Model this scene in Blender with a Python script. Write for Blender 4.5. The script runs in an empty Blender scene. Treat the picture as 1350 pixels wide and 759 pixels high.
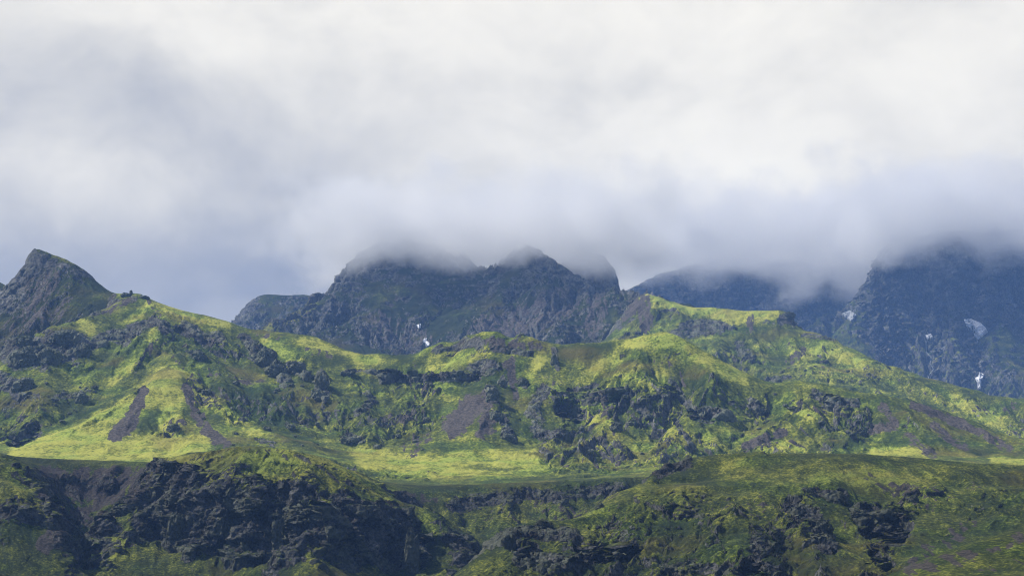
import bpy, math, random
import numpy as np
from mathutils import Vector
from mathutils.bvhtree import BVHTree

R = math.radians
scene = bpy.context.scene
col = scene.collection

# ------------------------------------------------------------------ camera
F_PX = 2250.0                      # focal length in pixels of a 1350 wide frame
PITCH = math.atan((800 - 379.5) / F_PX)
CAM_Z = 20.0
cam_d = bpy.data.cameras.new('camera')
cam_d.sensor_width = 36.0
cam_d.lens = 36.0 * F_PX / 1350.0
cam_d.clip_start = 1.0
cam_d.clip_end = 80000.0
cam = bpy.data.objects.new('camera', cam_d)
col.objects.link(cam)
cam.location = (0, 0, CAM_Z)
cam.rotation_euler = (math.pi / 2 + PITCH, 0, 0)
scene.camera = cam

# ------------------------------------------------------------------ light and sky
SUN_EL, SUN_AZ = R(47), R(-84)     # azimuth from +Y (view direction), negative = left of the view
sun_d = bpy.data.lights.new('sun', 'SUN')
sun_d.energy = 5.0
sun_d.angle = R(0.6)
sun_d.color = (1.0, 0.95, 0.86)
sun = bpy.data.objects.new('sun', sun_d)
col.objects.link(sun)
sdir = Vector((math.sin(SUN_AZ) * math.cos(SUN_EL), math.cos(SUN_AZ) * math.cos(SUN_EL), math.sin(SUN_EL)))
sun.rotation_euler = sdir.to_track_quat('Z', 'Y').to_euler()
sun.location = (0, 0, 3000)

scene.view_settings.view_transform = 'Standard'
scene.view_settings.look = 'None'
scene.view_settings.gamma = 1.0
scene.view_settings.exposure = 0.15
cy = scene.cycles
cy.max_bounces = 12
cy.diffuse_bounces = 2
cy.glossy_bounces = 1
cy.transmission_bounces = 2
cy.volume_bounces = 10
cy.transparent_max_bounces = 8
cy.use_denoising = True
cy.denoising_prefilter = 'ACCURATE'
cy.filter_width = 1.1
cy.use_adaptive_sampling = True
cy.adaptive_threshold = 0.02


class NT:
    """small helper to write node trees"""
    def __init__(self, tree):
        self.t = tree
        self.n = tree.nodes
        self.l = tree.links

    def put(self, sock, val):
        if val is None:
            return
        if hasattr(val, 'is_output') or isinstance(val, bpy.types.NodeSocket):
            self.l.new(val, sock)
        elif isinstance(val, (tuple, list)) and sock.type == 'RGBA' and len(val) == 3:
            sock.default_value = (*val, 1)
        else:
            sock.default_value = val

    def math(self, op, a, b=None, c=None, clamp=False):
        n = self.n.new('ShaderNodeMath')
        n.operation = op
        n.use_clamp = clamp
        for s, v in zip(n.inputs, (a, b, c)):
            self.put(s, v)
        return n.outputs[0]

    def vmath(self, op, a, b=None, scale=None):
        n = self.n.new('ShaderNodeVectorMath')
        n.operation = op
        self.put(n.inputs[0], a)
        self.put(n.inputs[1], b)
        if scale is not None:
            self.put(n.inputs['Scale'], scale)
        return n.outputs['Value'] if op in ('DOT_PRODUCT', 'LENGTH', 'DISTANCE') else n.outputs[0]

    def noise(self, vec, scale, detail=4.0, rough=0.55, dist=0.0, kind='FBM'):
        n = self.n.new('ShaderNodeTexNoise')
        n.noise_type = kind
        self.put(n.inputs['Vector'], vec)
        n.inputs['Scale'].default_value = scale
        n.inputs['Detail'].default_value = detail
        n.inputs['Roughness'].default_value = rough
        n.inputs['Distortion'].default_value = dist
        return n.outputs[0]

    def ramp(self, x, lo, hi, smooth=True, a=0.0, b=1.0):
        n = self.n.new('ShaderNodeMapRange')
        n.interpolation_type = 'SMOOTHSTEP' if smooth else 'LINEAR'
        n.clamp = True
        self.put(n.inputs[0], x)
        self.put(n.inputs[1], lo)
        self.put(n.inputs[2], hi)
        self.put(n.inputs[3], a)
        self.put(n.inputs[4], b)
        return n.outputs[0]

    def mix(self, f, a, b, kind='MIX'):
        n = self.n.new('ShaderNodeMix')
        n.data_type = 'RGBA'
        n.blend_type = kind
        n.clamp_factor = True
        self.put(n.inputs[0], f)
        self.put(n.inputs[6], a)
        self.put(n.inputs[7], b)
        return n.outputs[2]


def px_dir(u, v):
    """unit direction through a pixel of the 1350x759 frame"""
    x = (u - 675.0) / F_PX
    y = (379.5 - v) / F_PX
    d = Vector((x, math.cos(PITCH) - y * math.sin(PITCH), math.sin(PITCH) + y * math.cos(PITCH)))
    return d.normalized()


world = bpy.data.worlds.new('World')
scene.world = world
world.use_nodes = True
wt = NT(world.node_tree)
for n in list(wt.n):
    wt.n.remove(n)
tc = wt.n.new('ShaderNodeTexCoord')
dirv = wt.vmath('NORMALIZE', tc.outputs['Generated'])
skyn = wt.n.new('ShaderNodeTexSky')
skyn.sky_type = 'NISHITA'
skyn.sun_disc = False
skyn.sun_elevation = SUN_EL
skyn.sun_rotation = SUN_AZ
bg_sky = wt.n.new('ShaderNodeBackground')
wt.put(bg_sky.inputs[0], skyn.outputs[0])
bg_sky.inputs[1].default_value = 0.09
# cloud cover: noise in direction space, stretched sideways, plus a few broad bright and dark banks
warp = wt.vmath('SCALE', wt.vmath('SUBTRACT', wt.n.new('ShaderNodeTexNoise').outputs[1], (0.5, 0.5, 0.5)), scale=0.07)
wn = [n for n in wt.n if n.bl_idname == 'ShaderNodeTexNoise'][0]
wt.put(wn.inputs['Vector'], dirv)
wn.inputs['Scale'].default_value = 7.0
wn.inputs['Detail'].default_value = 4.0
wd = wt.vmath('ADD', dirv, warp)
st = wt.vmath('MULTIPLY', wd, (1.0, 1.0, 1.8))
n_big = wt.noise(st, 4.5, 5.0, 0.5)
n_mid = wt.noise(wt.vmath('MULTIPLY', wd, (1.0, 1.0, 1.45)), 13.0, 6.0, 0.5)
val = wt.math('ADD', wt.math('MULTIPLY', wt.math('SUBTRACT', n_big, 0.5), 0.40),
              wt.math('MULTIPLY', wt.math('SUBTRACT', n_mid, 0.5), 0.48))


def blob(u, v, su, sv, w):
    """soft lobe of brighter or darker cloud in one direction of the sky"""
    global val
    d = px_dir(u, v)
    df = wt.vmath('SUBTRACT', wd, tuple(d))
    df = wt.vmath('MULTIPLY', df, (F_PX / su, F_PX / su * 0.6, F_PX / sv))
    q = wt.vmath('DOT_PRODUCT', df, df)
    g = wt.math('EXPONENT', wt.math('MULTIPLY', q, -0.5))
    val = wt.math('ADD', val, wt.math('MULTIPLY', g, w))


# (u, v, width, height, weight)
SKY = [(30, 140, 110, 40, -0.16), (110, 235, 110, 45, 0.13), (330, 60, 170, 55, 0.10),
       (330, 190, 200, 60, -0.15), (450, 260, 190, 50, -0.08), (230, 370, 220, 50, -0.24), (0, 330, 50, 60, -0.14),
       (560, 70, 160, 50, 0.02), (700, 110, 150, 40, -0.04), (650, 225, 140, 45, 0.06), (960, 50, 170, 60, 0.08),
       (1080, 170, 150, 60, 0.08), (860, 190, 120, 40, -0.04), (1240, 120, 90, 60, -0.02),
       (1310, 260, 110, 30, -0.14), (500, 320, 200, 30, -0.04), (980, 280, 170, 50, 0.24), (820, 300, 90, 60, 0.12), (1340, 170, 60, 50, 0.10),
       (250, 420, 260, 50, -0.12)]
for s in SKY:
    blob(*s)
n_fine = wt.noise(wt.vmath('MULTIPLY', wd, (1.0, 1.0, 1.6)), 38.0, 6.0, 0.55)
val = wt.math('ADD', val, wt.math('MULTIPLY', wt.math('SUBTRACT', n_fine, 0.5), 0.17))
cr = wt.n.new('ShaderNodeValToRGB')
wt.put(cr.inputs[0], wt.math('ADD', val, 0.62))
cr.color_ramp.interpolation = 'B_SPLINE'
els = cr.color_ramp.elements
els[0].position = 0.12
els[0].color = (0.25, 0.28, 0.38, 1)
els[1].position = 0.92
els[1].color = (0.98, 0.97, 0.95, 1)
for p, c in ((0.36, (0.47, 0.485, 0.54)), (0.55, (0.695, 0.695, 0.705)), (0.72, (0.87, 0.86, 0.85))):
    e = els.new(p)
    e.color = (*c, 1)
bg_c = wt.n.new('ShaderNodeBackground')
wt.put(bg_c.inputs[0], cr.outputs[0])
sepd = wt.n.new('ShaderNodeSeparateXYZ')
wt.l.new(dirv, sepd.inputs[0])
front = wt.math('MULTIPLY', wt.ramp(sepd.outputs[2], 0.72, 0.34), wt.ramp(sepd.outputs[1], -0.2, 0.6))
wt.put(bg_c.inputs[0], wt.mix(front, (0.50, 0.58, 0.78), wt.mix(1.0, cr.outputs[0], (1.0, 0.955, 0.825), 'MULTIPLY')))
wt.put(bg_c.inputs[1], wt.math('MULTIPLY_ADD', front, 0.76, 0.50))   # unseen sky overhead and behind set dim and bluish for contrast and blue shade
mx = wt.n.new('ShaderNodeMixShader')
mx.inputs[0].default_value = 0.94
wt.l.new(bg_sky.outputs[0], mx.inputs[1])
wt.l.new(bg_c.outputs[0], mx.inputs[2])
wo = wt.n.new('ShaderNodeOutputWorld')
wt.l.new(mx.outputs[0], wo.inputs[0])

# ------------------------------------------------------------------ numpy noise
rng = np.random.RandomState(7)
_PERM = rng.permutation(4096).astype(np.int32)
_g = rng.normal(size=(4096, 3)).astype(np.float32)
_G3 = _g / np.linalg.norm(_g, axis=1, keepdims=True)


def _hash(ix, iy, iz):
    h = _PERM[ix & 4095]
    h = _PERM[(h + iy) & 4095]
    return _PERM[(h + iz) & 4095]


def perlin(x, y, z):
    x = np.asarray(x, np.float32); y = np.asarray(y, np.float32); z = np.asarray(z, np.float32)
    x0 = np.floor(x); y0 = np.floor(y); z0 = np.floor(z)
    fx = x - x0; fy = y - y0; fz = z - z0
    ix = x0.astype(np.int32); iy = y0.astype(np.int32); iz = z0.astype(np.int32)
    ux = fx * fx * fx * (fx * (fx * 6 - 15) + 10)
    uy = fy * fy * fy * (fy * (fy * 6 - 15) + 10)
    uz = fz * fz * fz * (fz * (fz * 6 - 15) + 10)
    out = 0
    for dx in (0, 1):
        wx = ux if dx else 1 - ux
        for dy in (0, 1):
            wy = uy if dy else 1 - uy
            for dz in (0, 1):
                wz = uz if dz else 1 - uz
                g = _G3[_hash(ix + dx, iy + dy, iz + dz)]
                out = out + wx * wy * wz * (g[..., 0] * (fx - dx) + g[..., 1] * (fy - dy) + g[..., 2] * (fz - dz))
    return out * 1.5


def fbm(x, y, z, octs=4, gain=0.5, ridged=False):
    a, f, s, tot = 1.0, 1.0, 0.0, 0.0
    for o in range(octs):
        n = perlin(x * f + o * 17.3, y * f + o * 9.1, z * f + o * 5.7)
        if ridged:
            n = 1 - 2 * np.abs(n)
        s = s + a * n
        tot += a
        a *= gain
        f *= 2.03
    return s / tot


def blocks(x, y, z):
    """fractured rock: every cell of a jittered lattice is a facet with its own offset and tilt"""
    x0 = np.floor(x).astype(np.int32); y0 = np.floor(y).astype(np.int32); z0 = np.floor(z).astype(np.int32)
    best = np.full(x.shape, 1e9, np.float32)
    out = np.zeros(x.shape, np.float32)
    for dx in (-1, 0, 1):
        for dy in (-1, 0, 1):
            for dz in (-1, 0, 1):
                h = _hash(x0 + dx, y0 + dy, z0 + dz)
                g = _G3[h]
                px = x - (x0 + dx + 0.5 + 0.45 * g[..., 0])
                py = y - (y0 + dy + 0.5 + 0.45 * g[..., 1])
                pz = z - (z0 + dz + 0.5 + 0.45 * g[..., 2])
                d = px * px + py * py + pz * pz
                g2 = _G3[(h * 7 + 13) & 4095]
                v = g2[..., 0] * 0.5 + 0.7 * (px * g2[..., 1] + py * g2[..., 2] + pz * g2[..., 0])
                m = d < best
                best = np.where(m, d, best)
                out = np.where(m, v, out)
    return out


def sstep(x, a, b):
    t = np.clip((x - a) / (b - a), 0, 1)
    return t * t * (3 - 2 * t)


def pw(u, v, D):
    """pixel and distance (world y) to world point"""
    d = px_dir(u, v)
    k = D / d.y
    return (d.x * k, D, CAM_Z + d.z * k)


def project(x, y, z):
    c, s = math.cos(PITCH), math.sin(PITCH)
    zz = z - CAM_Z
    depth = y * c + zz * s
    up = -y * s + zz * c
    return 675 + F_PX * x / depth, 379.5 - F_PX * up / depth


# ------------------------------------------------------------------ terrain builder
def densify(pts, step):
    P = np.array([pw(*p) for p in pts])
    out = [P[0]]
    for a, b in zip(P[:-1], P[1:]):
        n = max(1, int(np.linalg.norm((b - a)[:2]) / step))
        for k in range(1, n + 1):
            out.append(a + (b - a) * k / n)
    return out


def tidy(pts):
    """fill in distances left out (a point given as (u, v) takes them from its neighbours)"""
    pts = [list(p) if len(p) == 3 else [p[0], p[1], None] for p in pts]
    idx = [i for i, p in enumerate(pts) if p[2] is not None]
    for i, p in enumerate(pts):
        if p[2] is None:
            lo = max([k for k in idx if k < i], default=None)
            hi = min([k for k in idx if k > i], default=None)
            if lo is None: p[2] = pts[hi][2]
            elif hi is None: p[2] = pts[lo][2]
            else: p[2] = pts[lo][2] + (pts[hi][2] - pts[lo][2]) * (i - lo) / (hi - lo)
    return pts


def rbf_fit(P, smooth=0.0):
    n = len(P)
    xy = P[:, :2]
    d = np.linalg.norm(xy[:, None] - xy[None], axis=2)
    A = np.zeros((n + 3, n + 3))
    A[:n, :n] = -d
    A[:n, :n][np.diag_indices(n)] += smooth
    A[:n, n] = 1; A[n, :n] = 1
    A[:n, n + 1:] = xy / 1000; A[n + 1:, :n] = xy.T / 1000
    b = np.concatenate([P[:, 2], np.zeros(3)])
    return np.linalg.solve(A, b)


def rbf_eval(P, w, X, Y):
    out = np.zeros(X.shape)
    n = len(P)
    for i in range(X.shape[0]):
        d = np.sqrt((X[i][:, None] - P[None, :, 0]) ** 2 + (Y[i][:, None] - P[None, :, 1]) ** 2)
        out[i] = -(d @ w[:n]) + w[n] + w[n + 1] * X[i] / 1000 + w[n + 2] * Y[i] / 1000
    return out


def bilerp(A, m, n):
    """resample the 2-D array A to m x n with a smooth (Catmull-Rom) kernel"""
    def ax(A, m):
        t = np.linspace(0, A.shape[0] - 1, m)
        i = np.minimum(t.astype(int), A.shape[0] - 2)
        f = (t - i)[:, None]
        g = lambda k: A[np.clip(i + k, 0, A.shape[0] - 1)]
        p0, p1, p2, p3 = g(-1), g(0), g(1), g(2)
        return p1 + 0.5 * f * (p2 - p0 + f * (2 * p0 - 5 * p1 + 4 * p2 - p3 + f * (3 * (p1 - p2) + p3 - p0)))
    return ax(ax(A, m).T, n).T


def grads(H, a, y):
    Ha = np.gradient(H, a, axis=1)
    Hy = np.gradient(H, y, axis=0)
    yy = y[:, None]
    return Ha / yy, Hy - Ha * a[None] / yy


def gullies(H, a, y, X, Y, cell, amp, octs, seed=0, mask=1.0):
    """erosion-like gullies: stripes that run down the slope, refined octave by octave"""
    streak = np.zeros_like(H)
    for o in range(octs):
        gx, gy = grads(H, a, y)
        sl = np.sqrt(gx * gx + gy * gy) + 1e-6
        tx, ty = -gy / sl, gx / sl                      # across the slope
        cx, cyy = X / cell, Y / cell
        ix, iy = np.floor(cx).astype(np.int32), np.floor(cyy).astype(np.int32)
        S = np.zeros_like(H); C = np.zeros_like(H); W = np.zeros_like(H)
        for dx in (-1, 0, 1):
            for dy in (-1, 0, 1):
                jx, jy = ix + dx, iy + dy
                h = _hash(jx, jy, np.int32(seed + 31 * o))
                px = jx + (h & 63) / 63.0 - cx
                py = jy + ((h >> 6) & 63) / 63.0 - cyy
                w = np.exp(-1.6 * (px * px + py * py))
                ph = (px * tx + py * ty) * 6.283 * 0.95
                S += w * np.sin(ph + h); C += w * np.cos(ph + h); W += w
        mag = np.sqrt(S * S + C * C) + 1e-6
        c = C / mag * np.minimum(1, mag / W * 2.2)
        k = sstep(sl, 0.08, 0.5) * mask
        H = H + amp * k * (c * 0.5 - 0.5 * (1 - np.abs(c)))
        if o >= 1:
            streak += c * k * (0.9 if o >= 2 else 0.5)
        cell *= 0.48
        amp *= 0.46
    return H, streak * 0.6


def stroke_w(U, V, pts, r, soft=0.6):
    """weight 1 inside a brush stroke of radius r around a polyline, in the layer's own parameters"""
    d = np.full(U.shape, 1e9, np.float32)
    if len(pts) == 1:
        pts = [pts[0], (pts[0][0] + 0.1, pts[0][1])]
    for (x0, y0), (x1, y1) in zip(pts[:-1], pts[1:]):
        vx, vy = x1 - x0, y1 - y0
        t = np.clip(((U - x0) * vx + (V - y0) * vy) / (vx * vx + vy * vy + 1e-9), 0, 1)
        d = np.minimum(d, np.hypot(U - x0 - t * vx, V - y0 - t * vy))
    return sstep(d, r * (1 + soft), r * (1 - soft))


LAYERS = {}


def crest_dist(line, X, Y, step):
    P = np.array(densify(tidy(line), step))
    out = np.empty(X.shape)
    for i in range(X.shape[0]):
        out[i] = np.sqrt(((X[i][:, None] - P[None, :, 0]) ** 2 + (Y[i][:, None] - P[None, :, 1]) ** 2).min(axis=1))
    return out


def terrain(name, label, lines, D0, D1, u0, u1, crest_back=None, warp=12.0, gul=(140, 22, 4), rock_slope=(0.75, 1.1),
            rock_amp=7.0, patches=(), rows=420, ny=620, seed=0, coarse=30.0, smooth=0.0, moss=0.5, ustep=1.3,
            rough=1.0, terrace=None, fine=1.0, crest_calm=1.0, flute=(70, 5), calm=(), div=3):
    pts = []
    for ln in lines:
        pts += densify(tidy(ln), coarse * 1.6)
    if crest_back:
        dD, dz = crest_back
        for ln in lines[:1]:
            for p in densify(tidy(ln), coarse * 3):
                f = (p[1] + dD) / p[1]
                pts.append(np.array([p[0] * f, p[1] + dD, p[2] - dz]))
    P = np.array(pts)
    # drop near duplicates
    keep = []
    seen = set()
    for i, p in enumerate(P):
        k = (round(p[0] / (coarse * 0.4)), round(p[1] / (coarse * 0.4)))
        if k not in seen:
            seen.add(k); keep.append(i)
    P = P[keep]
    w = rbf_fit(P, smooth)
    nx = int((u1 - u0) / ustep)
    a = np.linspace((u0 - 675) / F_PX / math.cos(PITCH), (u1 - 675) / F_PX / math.cos(PITCH), nx)
    y = np.linspace(D0, D1, ny)
    ac = np.linspace(a[0], a[-1], max(60, nx // div)); yc = np.linspace(D0, D1, max(60, ny // div))
    Yc, Ac = np.meshgrid(yc, ac, indexing='ij')
    Xc = Ac * Yc
    s = seed * 13.7
    wx = fbm(Xc / 130 + s, Yc / 130, Xc * 0 + 1.5, 3) * warp
    wy = fbm(Xc / 130 + s, Yc / 130, Xc * 0 + 7.5, 3) * warp
    H = rbf_eval(P, w, Xc + wx, Yc + wy)
    H = bilerp(H, ny, nx)
    Y, A = np.meshgrid(y, a, indexing='ij')
    X = A * Y
    H = H + rough * 0.03 * (D0 / 3000 + 0.5) * fbm(X / 300 + s, Y / 300, X * 0 + 3, 3) * 100
    cell, amp, octs = gul
    bx_, by_ = grads(H, a, y)
    S0 = np.sqrt(bx_ ** 2 + by_ ** 2)
    cd = crest_dist(lines[0], Xc, Yc, coarse)
    crest_f = bilerp(0.12 + 0.88 * sstep(cd, cell * crest_calm * 0.15, cell * crest_calm), ny, nx)
    SK = np.zeros_like(H)
    if octs:
        gm = 0.35 + 0.95 * sstep(fbm(X / 350 + s, Y / 350, X * 0 + 13, 2), -0.3, 0.4)
        gm = gm * crest_f
        if calm:
            Ug, Vg = project(X, Y, H)
            for cw, cr_, cp in calm:
                m = (Ug[ny // 2] > min(p[0] for p in cp) - 3 * cr_) & (Ug[ny // 2] < max(p[0] for p in cp) + 3 * cr_)
                gm[:, m] *= 1 - cw * stroke_w(Ug[:, m], Vg[:, m], cp, cr_, 0.5)
        H, SK = gullies(H, a, y, X, Y, cell, amp, octs, seed * 101, gm)
    H = H + fine * 2.2 * (0.3 + 0.7 * crest_f) * fbm(X / 38 + s, Y / 38, X * 0 + 5, 4, 0.55)
    if terrace:
        t_h, t_s, t_w = terrace      # rock bands: height step, sharpness, weight
        zz = H + 14 * fbm(X / 260 + s, Y / 260, X * 0 + 21, 3)
        q = zz / t_h
        fq = q - np.floor(q)
        tq = (np.floor(q) + sstep(fq, 0.5 - 0.5 / t_s, 0.5 + 0.5 / t_s)) * t_h
        wgt = t_w * sstep(fbm(X / 160 + s, Y / 220, X * 0 + 33, 3), -0.1, 0.35)
        H = H + (tq - zz) * wgt
    # beyond the sides of the view the hills run out into the plain
    uu = np.linspace(u0, u1, nx)
    fade = np.ones(nx)
    if u0 < -60:
        fade *= sstep(uu, u0, u0 + 0.45 * (-60 - u0))
    if u1 > 1410:
        fade *= sstep(uu, u1, u1 - 0.45 * (u1 - 1410))
    H = H * fade[None] - 1.0 * (1 - fade[None])
    # --- adaptive rows: sample each column by what its profile spans, so cliffs get as many rows as slopes
    El = (H - CAM_Z) / Y
    dv = np.abs(np.diff(El, axis=0)) * F_PX
    dd = np.diff(Y, axis=0) / (D1 - D0) * 330.0
    seen_up = np.maximum.accumulate(El, axis=0)
    vis = (El[1:] >= seen_up[1:] - 2.5 / F_PX)
    wgt = dv * np.where(vis, 1.0, 0.30) + dd * 0.5 + 1e-4
    # smooth the weights sideways so that neighbouring rows stay alike
    k = 9
    ker = np.ones(k) / k
    wgt = np.apply_along_axis(lambda r: np.convolve(np.pad(r, k // 2, mode='edge'), ker, 'valid'), 1, wgt)
    cum = np.concatenate([np.zeros((1, nx)), np.cumsum(wgt, axis=0)], axis=0)
    q = np.linspace(0, 1, rows)
    Yr = np.empty((rows, nx)); Hr = np.empty((rows, nx)); Cr = np.empty((rows, nx), np.float32); Sr = np.empty((rows, nx), np.float32); B0 = np.empty((rows, nx), np.float32)
    for j in range(nx):
        c = cum[:, j] / cum[-1, j]
        yy = np.interp(q, c, y)
        Yr[:, j] = yy
        Hr[:, j] = np.interp(yy, y, H[:, j])
        Cr[:, j] = np.interp(yy, y, crest_f[:, j])
        Sr[:, j] = np.interp(yy, y, SK[:, j])
        B0[:, j] = np.interp(yy, y, S0[:, j])
    Xr = a[None] * Yr
    Pm = np.stack([Xr, Yr, Hr], axis=-1)

    def normals(Pm):
        du = np.gradient(Pm, axis=1); dvv = np.gradient(Pm, axis=0)
        n = np.cross(du, dvv)
        n /= np.linalg.norm(n, axis=-1, keepdims=True) + 1e-9
        n *= np.sign(n[..., 2:3] + 1e-9)
        return n
    N = normals(Pm)
    U, V = project(Pm[..., 0], Pm[..., 1], Pm[..., 2])
    U = U.astype(np.float32); V = V.astype(np.float32)
    nw = fbm(Xr / 45 + s, Yr / 45, Hr / 45, 4)
    nw2 = fbm(Xr / 45 + s + 40, Yr / 45, Hr / 45, 4)
    kx = 3000 / (0.5 * (D0 + D1))
    M = {k: np.zeros(U.shape, np.float32) for k in 'RSGHDB'}
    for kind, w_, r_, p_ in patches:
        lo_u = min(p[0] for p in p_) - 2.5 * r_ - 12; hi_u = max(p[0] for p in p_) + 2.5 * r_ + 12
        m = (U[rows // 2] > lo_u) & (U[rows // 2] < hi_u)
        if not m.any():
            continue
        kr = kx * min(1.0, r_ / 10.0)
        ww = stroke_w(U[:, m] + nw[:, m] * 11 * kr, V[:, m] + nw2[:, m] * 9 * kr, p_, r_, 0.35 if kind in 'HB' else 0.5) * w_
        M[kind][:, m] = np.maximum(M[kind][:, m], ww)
    slope = np.sqrt(1 - N[..., 2] ** 2) / (N[..., 2] + 1e-4)
    n1 = fbm(Xr / 60 + s, Yr / 60, Hr / 40, 5, 0.6)
    base = 0.75 * B0 + 0.25 * np.minimum(slope, 1.6)
    rock = sstep(base + 0.5 * n1 - 0.10 * Sr, *rock_slope)
    rock = np.clip(rock + M['R'] * sstep(n1 * 1.6 + M['R'] * 1.3 - 0.3 * Sr, 0.1, 1.0), 0, 1)
    rock = np.clip(rock - M['G'] * 0.9 - M['S'] * 0.7, 0, 1)
    # displacement: crags stand out with sharp edges, hollows go in, everything gets small lumps
    sc = 26.0
    r3 = fbm(Xr / sc + s, Yr / sc, Hr / (sc * 0.8), 5, 0.58, ridged=True)
    vor = fbm(Xr / 70 + s, Yr / 70, Hr / 50, 3, 0.5)
    blk = np.zeros_like(r3)
    mk = rock > 0.04
    if mk.any():
        bx, by, bz = Xr[mk] + 6 * nw[mk], Yr[mk] + 6 * nw2[mk], Hr[mk]
        blk[mk] = 1.5 * blocks(bx / 30, by / 30, bz / 20) + 0.8 * blocks(bx / 12 + 5, by / 12, bz / 9) + 0.35 * blocks(bx / 5 + 5, by / 5, bz / 4)
    r3 = 0.45 * r3 + 0.95 * blk
    disp = rock * np.maximum(0.25 + 0.75 * Cr, M['R']) * rock_amp * (r3 * 1.2 - 0.2 + vor * 1.2)
    fs, fa = flute            # vertical ribs and clefts on the steepest faces
    ribs = fbm(Xr / fs + 0.35 * nw, Yr / fs, Hr / (fs * 4.5), 5, 0.55, ridged=True)
    disp += fa * sstep(B0, 0.6, 1.1) * (1.6 * ribs - 0.3)
    disp += M['B'] * rock_amp * 1.5 * (0.8 + r3) - M['H'] * rock_amp * 3.4
    disp += fine * (0.9 * fbm(Xr / 9, Yr / 9, Hr / 9, 3, 0.6) + 0.8 * n1)
    Nd = N.copy()
    Nd[..., 2] *= 0.6
    Pm = Pm + Nd * disp[..., None]
    N2 = normals(Pm)
    slope2 = np.sqrt(1 - N2[..., 2] ** 2) / (N2[..., 2] + 1e-4)
    n2 = fbm(Xr / 14, Yr / 14, Hr / 14, 4, 0.6)
    rock = np.clip(np.maximum(rock, sstep(slope2 + 0.5 * n2, rock_slope[0] + 0.55, rock_slope[1] + 0.9)), 0, 1)
    rock = np.clip(np.maximum(rock, M['H']), 0, 1)
    # moss keeps the gentler ledges inside the crags
    rock = rock * (1 - 0.85 * sstep(0.72 - slope2 + 0.45 * n2, 0.0, 0.35) * (1 - 0.35 * M['R']))
    n3 = fbm(Xr / 110 + s + 9, Yr / 110, Hr / 80, 5, 0.6)
    gx2 = np.gradient(Hr, axis=1)
    run = fbm(Xr / 8 + 0.6 * nw + s, Yr / 60, Hr / 75, 4, 0.6)          # runnels straight down the slope
    scree = np.clip(sstep(n2 * 0.5 + M['S'] * 0.72 + 0.4 * Sr + 1.3 * run * np.minimum(M['S'] * 2, 1), 0.36, 0.80), 0, 1) * (M['S'] > 0.02)
    scree = np.maximum(scree, 0.8 * sstep(n3 + 0.3 * Sr, 0.28, 0.5) * sstep(slope, 0.3, 0.5))
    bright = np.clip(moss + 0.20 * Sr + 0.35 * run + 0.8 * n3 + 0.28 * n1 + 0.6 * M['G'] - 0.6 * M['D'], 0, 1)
    edge = np.clip(0.5 + 0.9 * (r3 - 0.15) + 0.5 * n2, 0, 1)          # pale lichen and painted edge highlights on the blocks that stand out
    # close the sheet down to the plain on all four sides
    pad = lambda A: np.pad(A, ((1, 1), (1, 1)) + ((0, 0),) * (A.ndim - 2), mode='edge')
    Pm, rock, scree, bright, edge = (pad(A) for A in (Pm, rock, scree, bright, edge))
    Pm[0, :, 2] = Pm[-1, :, 2] = -0.8
    Pm[:, 0, 2] = Pm[:, -1, 2] = -0.8
    rows, nx = rows + 2, nx + 2
    mesh = bpy.data.meshes.new(name)
    nv = rows * nx
    co = Pm.reshape(-1, 3).astype(np.float32)
    idx = np.arange(nv, dtype=np.int32).reshape(rows, nx)
    q4 = np.stack([idx[:-1, :-1], idx[:-1, 1:], idx[1:, 1:], idx[1:, :-1]], axis=-1).reshape(-1, 4)
    mesh.vertices.add(nv)
    mesh.vertices.foreach_set('co', co.ravel())
    mesh.loops.add(q4.size)
    mesh.loops.foreach_set('vertex_index', q4.ravel())
    mesh.polygons.add(len(q4))
    mesh.polygons.foreach_set('loop_start', np.arange(0, q4.size, 4, dtype=np.int32))
    mesh.polygons.foreach_set('loop_total', np.full(len(q4), 4, np.int32))
    mesh.polygons.foreach_set('use_smooth', np.ones(len(q4), dtype=bool))
    at = mesh.attributes.new('cover', 'FLOAT_COLOR', 'POINT')
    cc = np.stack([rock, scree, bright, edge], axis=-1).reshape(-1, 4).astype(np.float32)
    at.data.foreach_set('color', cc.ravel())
    mesh.update(calc_edges=True)
    ob = bpy.data.objects.new(name, mesh)
    col.objects.link(ob)
    ob['kind'] = 'structure'
    ob['label'] = label
    LAYERS[name] = (ob, co, q4)
    return ob


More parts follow.
